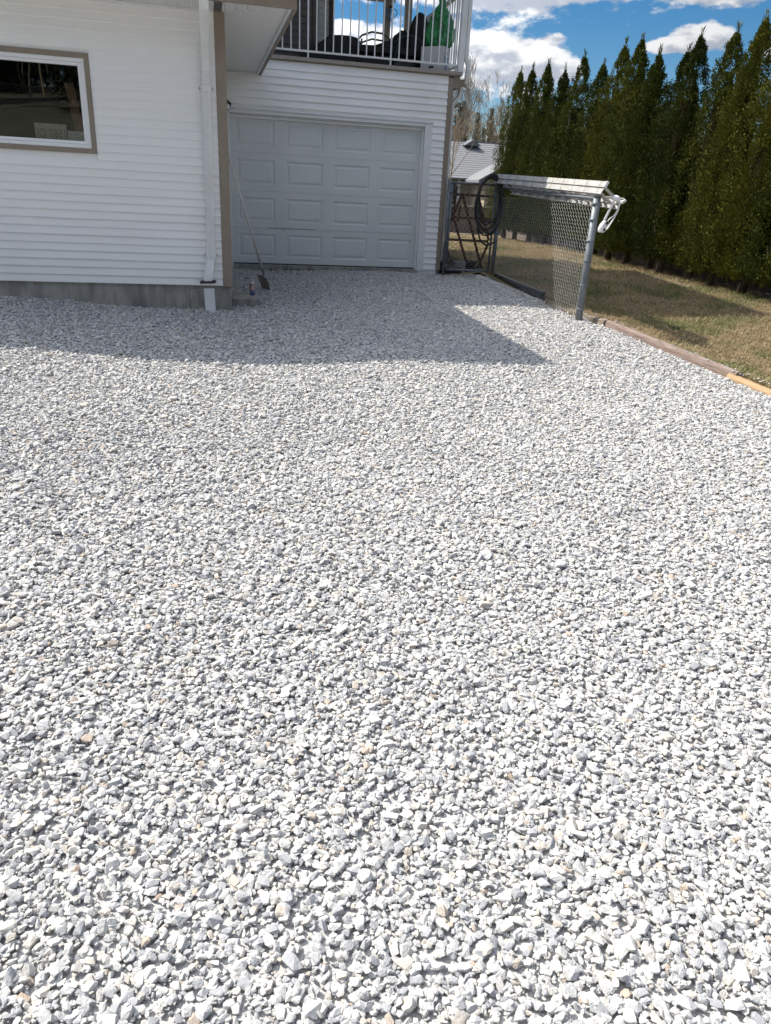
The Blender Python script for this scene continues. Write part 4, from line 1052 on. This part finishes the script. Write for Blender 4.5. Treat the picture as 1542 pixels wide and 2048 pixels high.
def hedge_crown(seed, H, R, leaders):
    """columnar thuja: small upright sprays in tufts round one or more pointed leaders, height H, foot radius R"""
    r = np.random.default_rng(seed); Vs = []; nq = 0
    TT, PP = [0, .05, .20, .45, .68, .85, .95, 1], [.58, .92, 1.0, .88, .62, .34, .15, .02]
    ld = [(0, 0, 1.0, 1.0)] + [(r.uniform(-.22, .22), r.uniform(-.22, .22), r.uniform(.78, .96), r.uniform(.50, .66)) for _ in range(leaders - 1)]

    def sprays(p, d2, ln, sd_, wd_):
        Vs.append(np.stack([p, p + d2 * (ln * .55)[:, None] + sd_ * wd_[:, None], p + d2 * ln[:, None], p + d2 * (ln * .55)[:, None] - sd_ * wd_[:, None]], 1))
    nrm = lambda a: a / (np.linalg.norm(a, axis=1, keepdims=True) + 1e-9)
    core_v = []; core_f = []
    for (lx, ly, hf, f2) in ld:
        Hh = H * hf; n = int(760 * f2 * hf); ns = 38
        t = r.uniform(0, 1, n) ** 1.1; z = .10 + t * (Hh - .10); pr_ = np.interp(t, TT, PP); an = r.uniform(0, 2 * PI, n)
        lump = 1 + .13 * np.sin(3 * an + seed + 2.0 * z) + .12 * np.sin(5 * an - 3.1 * z + seed) + .08 * np.sin(9 * an + 7 * z)
        rad = R * f2 * pr_ * lump * (1.12 - .36 * r.uniform(0, 1, n) ** 1.2)
        lean = (1 - t) * .6 + .4
        c = np.stack([lx * lean + rad * np.cos(an), ly * lean + rad * np.sin(an), z], 1)
        cs = (.066 * (.3 + .7 * pr_))[:, None, None]
        c = np.repeat(c[:, None, :], ns, 1) + r.normal(0, 1, (n, ns, 3)) * cs * np.array([.65, .65, 1.25])
        a2 = np.repeat(an[:, None], ns, 1) + r.normal(0, .5, (n, ns)); c = c.reshape(-1, 3); a2 = a2.ravel(); m = len(c)
        d2 = nrm(np.stack([np.cos(a2), np.sin(a2), r.uniform(.7, 2.0, m)], 1))
        an2 = np.repeat(an, ns); out = np.stack([np.cos(an2), np.sin(an2), np.full(m, .35)], 1) + r.normal(0, .40, (m, 3))
        ln = r.uniform(.020, .050, m); sprays(c, d2, ln, nrm(np.cross(d2, out)), ln * r.uniform(.20, .36, m))
        # wispy tip
        k = 160; z = Hh * r.uniform(.78, 1.04, k); w = .20 * (1.08 - z / Hh)
        p = np.stack([lx * .4 + r.normal(0, 1, k) * w, ly * .4 + r.normal(0, 1, k) * w, z], 1); a2 = r.uniform(0, 6.28, k)
        d2 = nrm(np.stack([np.cos(a2) * .4, np.sin(a2) * .4, np.full(k, 1.2)], 1)); ln = r.uniform(.05, .15, k)
        sprays(p, d2, ln, nrm(np.cross(d2, r.normal(0, 1, (k, 3)))), np.full(k, .007))
        # added core blocks light; its near-black colour is the shade between tufts
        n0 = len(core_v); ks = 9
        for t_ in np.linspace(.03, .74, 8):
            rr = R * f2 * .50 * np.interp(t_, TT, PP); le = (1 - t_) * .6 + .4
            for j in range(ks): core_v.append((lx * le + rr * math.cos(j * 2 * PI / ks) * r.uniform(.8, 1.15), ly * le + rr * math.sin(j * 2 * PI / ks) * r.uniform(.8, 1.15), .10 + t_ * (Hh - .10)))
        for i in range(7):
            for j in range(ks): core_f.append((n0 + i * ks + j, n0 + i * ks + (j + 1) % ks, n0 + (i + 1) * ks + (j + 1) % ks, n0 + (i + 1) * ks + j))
    V = np.concatenate(Vs).reshape(-1, 3); nq = len(V) // 4
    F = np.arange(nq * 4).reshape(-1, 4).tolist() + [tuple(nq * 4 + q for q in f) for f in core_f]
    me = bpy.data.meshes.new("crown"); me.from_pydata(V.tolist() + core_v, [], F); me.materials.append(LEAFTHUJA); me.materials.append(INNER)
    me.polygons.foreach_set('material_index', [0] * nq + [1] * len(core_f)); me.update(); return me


crowns = [hedge_crown(20 + i, 4.0, .545, (2, 3, 1, 2, 3)[i]) for i in range(5)]
trk = MB(); trk.tube([(0, 0, -.1), (.02, .01, .35), (.0, .03, 1.2), (0, 0, 2.6)], [.085, .07, .055, .03], 8)
for k in range(5):
    a = k * 1.3; trk.tube([(0, 0, .25 + k * .06), (.18 * math.cos(a), .18 * math.sin(a), .36 + k * .06), (.30 * math.cos(a), .30 * math.sin(a), .7 + k * .06)], [.028, .022, .012], 6)
trk = trk.mesh("trunk", BARK, True)
tips = [(y_ * 1.072, 1.6 + (z_ - 1.6) * 1.072) for y_, z_ in [(20.9, 4.66), (20.1, 4.6), (19.3, 4.62), (18.35, 4.38), (17.35, 4.52), (16.5, 4.28), (15.85, 4.52), (14.95, 4.46), (14.25, 4.15), (13.5, 4.1), (12.95, 4.24), (12.25, 4.2), (11.45, 4.22), (10.7, 4.2), (9.95, 4.1), (9.2, 4.15), (8.4, 4.1)]]
names_ = ["hedge thuja standing farthest away, at the hedge's left end"] + ["hedge thuja number %s from the left end of the hedge" % w_ for w_ in ("two", "three", "four", "five", "six", "seven", "eight", "nine", "ten", "eleven", "twelve", "thirteen", "fourteen", "fifteen", "sixteen")] + ["hedge thuja beyond the right edge, nearest of the row"]
for i, (yy, zt) in enumerate(tips):
    xx = 8.93 + random.uniform(-.10, .10); zb = float(lawn_z(xx, yy))
    t_ = thing("thuja_tree", names_[i], "tree", (xx, yy, zb), "thuja trees of the tall hedge")
    c = bpy.data.objects.new("crown", crowns[(i * 3) % 5]); col.objects.link(c); c.parent = t_; c.location = (0, 0, .24); s_ = (zt - zb - .24) / 4.0; c.scale = (random.uniform(.98, 1.18), random.uniform(.98, 1.18), s_); c.rotation_euler.z = random.uniform(0, 6.28)
    k_ = bpy.data.objects.new("trunk", trk); col.objects.link(k_); k_.parent = t_; k_.rotation_euler.z = random.uniform(0, 6.28)
# board fence behind the hedge
bf = thing("board_fence", "weathered grey board fence standing behind the thuja hedge", "fence", (9.75, 14, .4))
bmesh_ = MB().box((-.012, -.068, 0), (.012, .068, 1.55)).mesh("board", FENCEWOOD)
yy = 7.5
while yy < 25: link("board", bmesh_, bf, (9.72 + random.uniform(-.004, .004), yy, gzf(9, yy) - .1 + random.uniform(-.02, .02)), rot=(random.uniform(-.008, .008), 0, 0)); yy += .142
for zz in (.45, 1.25): MB().beam((9.755, 7.4, gzf(9, 7.4) + zz), (9.755, 18, gzf(9, 18) + zz), .035, .08).build("fence_rail", FENCEWOOD, bf)
# low pale edging strip at the hedge foot
for i, (a, b_) in enumerate((((8.42, 19.9), (8.46, 17.6)), ((8.48, 13.9), (8.52, 12.0)))):
    A_ = (a[0], a[1], float(lawn_z(*a)) + .01); B_ = (b_[0], b_[1], float(lawn_z(*b_)) + .01); o = MB().beam(A_, B_, .07, .07).build("edging_strip", TIMBER_OLD, None, bevel=.01); tag(o, ("far" if i == 0 else "near") + " pale timber strip at the foot of the thuja hedge", "edging")
# rear board fence across the far end of the lawn
rfn = thing("board_fence", "brown board fence with pale top rail at the far end of the lawn", "fence", (8, 25.2, .6))
bmesh2 = MB().box((-.068, -.012, 0), (.068, .012, .86)).mesh("board", FENCEWOOD)
xx = 3.5
while xx < 12.5: link("board", bmesh2, rfn, (xx, 25.2, .55 + random.uniform(-.02, .01))); xx += .142
MB().box((3.4, 25.15, 1.36), (12.6, 25.24, 1.41)).build("top_rail", mat("pale_rail", (.36, .34, .31), .8), rfn)

# ================================================================== NEIGHBOUR AND FAR TREES
nb = thing("neighbour_house", "cream neighbour house with grey shingled roof beyond the lawn", "house", (15, 42, .6))
NX0, NX1, NY = 11.2, 22.0, 40.0
MB().box((11.9, 40.3, .3), (22, 48, 2.7)).build("wall", CREAM, nb)
rows_ = 17
for k in range(rows_):      # shingle courses on the slope that faces the lawn
    f0, f1 = k / rows_, (k + 1) / rows_; a0 = (39.6 + 4.4 * f0, 2.55 + 1.95 * f0); a1 = (39.6 + 4.4 * f1 + .03, 2.55 + 1.95 * f1)
    mb = MB(); xl = 12.0 + .25 * f0
    mb.extrude([(a0[0], a0[1] - .03), (a0[0], a0[1] + .0325), (a1[0], a1[1] + .030), (a1[0], a1[1] - .04)], xl - .6, 22, 0); mb.build("shingle_course", SHINGLE, nb)
MB().extrude([(44.0, 4.45), (48.6, 2.5), (48.6, 2.6), (44.0, 4.58)], 11.6, 22, 0).build("rear_roof", SHINGLE, nb)
# front gable
mb = MB(); mb.quad((13.75, 38.0, .3), (18.7, 38.0, .3), (18.7, 38.0, 2.52), (13.75, 38.0, 2.52)); mb.tri((13.75, 38.0, 2.52), (18.7, 38.0, 2.52), (16.2, 38.0, 3.85)); mb.quad((13.75, 38.0, .3), (13.75, 40.3, .3), (13.75, 40.3, 2.52), (13.75, 38.0, 2.52)); mb.build("gable_wall", CREAM, nb)
mb = MB(); mb.extrude([(13.2, 2.36), (16.2, 3.98), (16.2, 4.12), (13.2, 2.50)], 37.5, 40.0, 1); mb.build("gable_roof", SHINGLE, nb); mb = MB(); mb.extrude([(16.2, 3.98), (19.2, 2.36), (19.2, 2.50), (16.2, 4.12)], 37.5, 41.5, 1); mb.build("gable_roof", SHINGLE, nb)
mb = MB(); mb.extrude([(13.18, 2.28), (16.2, 3.90), (16.2, 4.0), (13.18, 2.40)], 37.46, 37.498, 1); mb.build("barge_board", mat("slate_barge_board", (.10, .11, .12), .7), nb)
mb = MB(); mb.tri((14.15, 43.0, 4.30), (15.1, 43.0, 4.30), (14.65, 43.0, 4.62)); mb.quad((14.65, 43, 4.62), (15.1, 43, 4.3), (15.1, 44.2, 4.35), (14.65, 44.2, 4.62)); mb.quad((14.15, 43, 4.3), (14.65, 43, 4.62), (14.65, 44.2, 4.62), (14.15, 44.2, 4.35)); mb.build("roof_vent", mat("slate_vent", (.12, .13, .14), .8), nb)
for x_ in (12.6, 13.1): MB().box((x_ - .06, 40.2, .4), (x_ + .06, 40.32, 2.6)).build("window_post", VINYL, nb)
MB().box((12.15, 40.26, 1.2), (12.9, 40.29, 2.3)).build("window", mat("dark_window", (.03, .035, .04), .1), nb)


def bare_tree(seed, H, m_, spread=.5, levels=5, r0=.09, upw=.5, kids=3):
    r = random.Random(seed); mb = MB()

    def grow(p, d_, ln, rad, lev):
        pts_ = [p]; q = p.copy(); dd_ = d_.copy(); n_ = 4 if lev < 2 else 3
        for i in range(n_):
            dd_ = (dd_ + Vector((r.uniform(-1, 1), r.uniform(-1, 1), r.uniform(-.3, .8))) * .13 + Vector((0, 0, upw * .12))).normalized(); q = q + dd_ * ln / n_; pts_.append(q.copy())
        rs = [max(.0075, rad * (1 - .45 * i / n_)) for i in range(n_ + 1)]; mb.tube(pts_, rs, 5 if lev < 2 else 3, cap=False)
        if lev >= levels: return
        for k_ in range(kids if lev else kids + 4):
            f_ = r.uniform(.3, 1.0); idx_ = f_ * n_; i0 = min(int(idx_), n_ - 1); s_ = pts_[i0].lerp(pts_[i0 + 1], idx_ - i0)
            a = r.uniform(0, 6.28); side = Vector((math.cos(a), math.sin(a), r.uniform(-.1, .5))); nd_ = (dd_ * (1 - spread) + side * spread + Vector((0, 0, upw * .4))).normalized()
            grow(s_, nd_, ln * r.uniform(.42, .66), rad * r.uniform(.38, .55), lev + 1)
    grow(Vector((0, 0, -.2)), Vector((r.uniform(-.05, .05), r.uniform(-.05, .05), 1)), H * .62, r0, 0)
    me = mb.mesh("branches", m_); return me


bare = [bare_tree(1, 8, PALEBARK, .45, 4, .06, .7, 4), bare_tree(2, 8, TWIG, .55, 5, .07, .5, 3), bare_tree(3, 8, TWIG, .6, 5, .06, .4, 3), bare_tree(9, 8, TWIG, .5, 5, .07, .7, 3)]


def place_tree(name, label, meshes, x, y, z, s, rz=0, group=None):
    t_ = thing(name, label, "tree", (x, y, z), group)
    for nm, me in meshes:
        o_ = bpy.data.objects.new(nm, me); col.objects.link(o_); o_.parent = t_; o_.scale = (s * .9, s * .9, s); o_.rotation_euler.z = rz
    return t_


def conifer_mesh(seed, H=10, R=1.7):
    r = np.random.default_rng(seed); V = []; F = []
    z_ = .8
    while z_ < H - .05:
        f_ = 1 - z_ / H; nb_ = int(7 + 8 * f_)
        for k_ in range(nb_):
            a = r.uniform(0, 6.28); ln = R * f_ * r.uniform(.7, 1.15) + .12; st = 5
            for i in range(st):
                for _ in range(4):
                    q = (i + r.uniform(0, 1)) / st; p = np.array([math.cos(a) * ln * q, math.sin(a) * ln * q, z_ - .22 * ln * q * q + r.uniform(-.08, .08)])
                    d2 = np.array([math.cos(a) * .7 + r.normal(0, .6), math.sin(a) * .7 + r.normal(0, .6), r.normal(-.1, .3)]); d2 /= np.linalg.norm(d2); sd_ = np.cross(d2, [0, 0, 1]); l_ = r.uniform(.18, .36); n0 = len(V)
                    V += [p - sd_ * .06, p + sd_ * .06, p + d2 * l_]; F.append((n0, n0 + 1, n0 + 2))
        z_ += r.uniform(.2, .3)
    me = bpy.data.meshes.new("crown"); me.from_pydata([tuple(v) for v in V], [], F); me.materials.append(CONIFER); me.update(); return me


CONIFER = mat_random("conifer_leaf", [(0, (.030, .042, .018)), (.6, (.05, .058, .022)), (1, (.085, .08, .03))], .7)
con = [conifer_mesh(50), conifer_mesh(51, 10, 1.4)]
ctr = MB().tube([(0, 0, -.2), (0, 0, 5), (0, 0, 9.5)], [.16, .10, .03], 8).mesh("trunk", BARK, True)
place_tree("birch_tree", "tall pale bare birch above the neighbour's roof", [("branches", bare[0])], 16.6, 52, .4, 1.28, .4, "bare trees beyond the neighbour house")
place_tree("bare_tree", "bare twiggy brown tree directly beside the garage corner", [("branches", bare[2])], 8.9, 28.5, .5, .62, 1.0, "bare trees beyond the neighbour house")
place_tree("bare_tree", "greenish bare tree against the left end of the hedge", [("branches", bare[3])], 19.2, 55, .4, 1.0, 2.0, "bare trees beyond the neighbour house")
place_tree("bare_tree", "yellowish bare tree right of the garage eaves", [("branches", bare[1])], 16.0, 58, .4, .95, 3.1, "bare trees beyond the neighbour house")
place_tree("bare_tree", "thin bare tree between the birch and the hedge", [("branches", bare[1])], 18.4, 60, .4, .92, 5.1, "bare trees beyond the neighbour house")
place_tree("conifer_tree", "dark slim conifer among the bare trees over the neighbour's roof", [("crown", con[1]), ("trunk", ctr)], 19.4, 60, .3, .80, 0, "conifers beyond the neighbour house")
# far wood as one mass, in front and behind
src = con + [bare[1], bare[2], bare[3]]
r = np.random.default_rng(77); P_ = []; S_ = []; I_ = []
for i in range(200):
    x_ = r.uniform(4, 52); y_ = r.uniform(62, 95); P_.append((x_, y_, gzf(x_, y_) - .2)); I_.append(r.choice([0, 1, 0, 1, 0, 1, 2, 4])); S_.append((r.uniform(.6, .95) if I_[-1] < 2 else r.uniform(1.0, 1.6)) * (y_ / 78))
for i in range(300):
    x_ = r.uniform(-45, 25); y_ = r.uniform(-75, -42); P_.append((x_, y_, gzf(x_, y_) - .2)); S_.append(r.uniform(.7, 1.3)); I_.append(r.choice([0, 1, 2, 3, 4]))
S_ = np.array(S_); I_ = np.array(I_)
o = scatter("far_wood", np.array(P_), np.stack([np.zeros(len(P_)), np.zeros(len(P_)), r.uniform(0, 6.28, len(P_))], 1), np.stack([S_, S_, S_], 1), I_, src)
o["label"] = "far brown woodland behind the neighbour house"; o["category"] = "woodland"
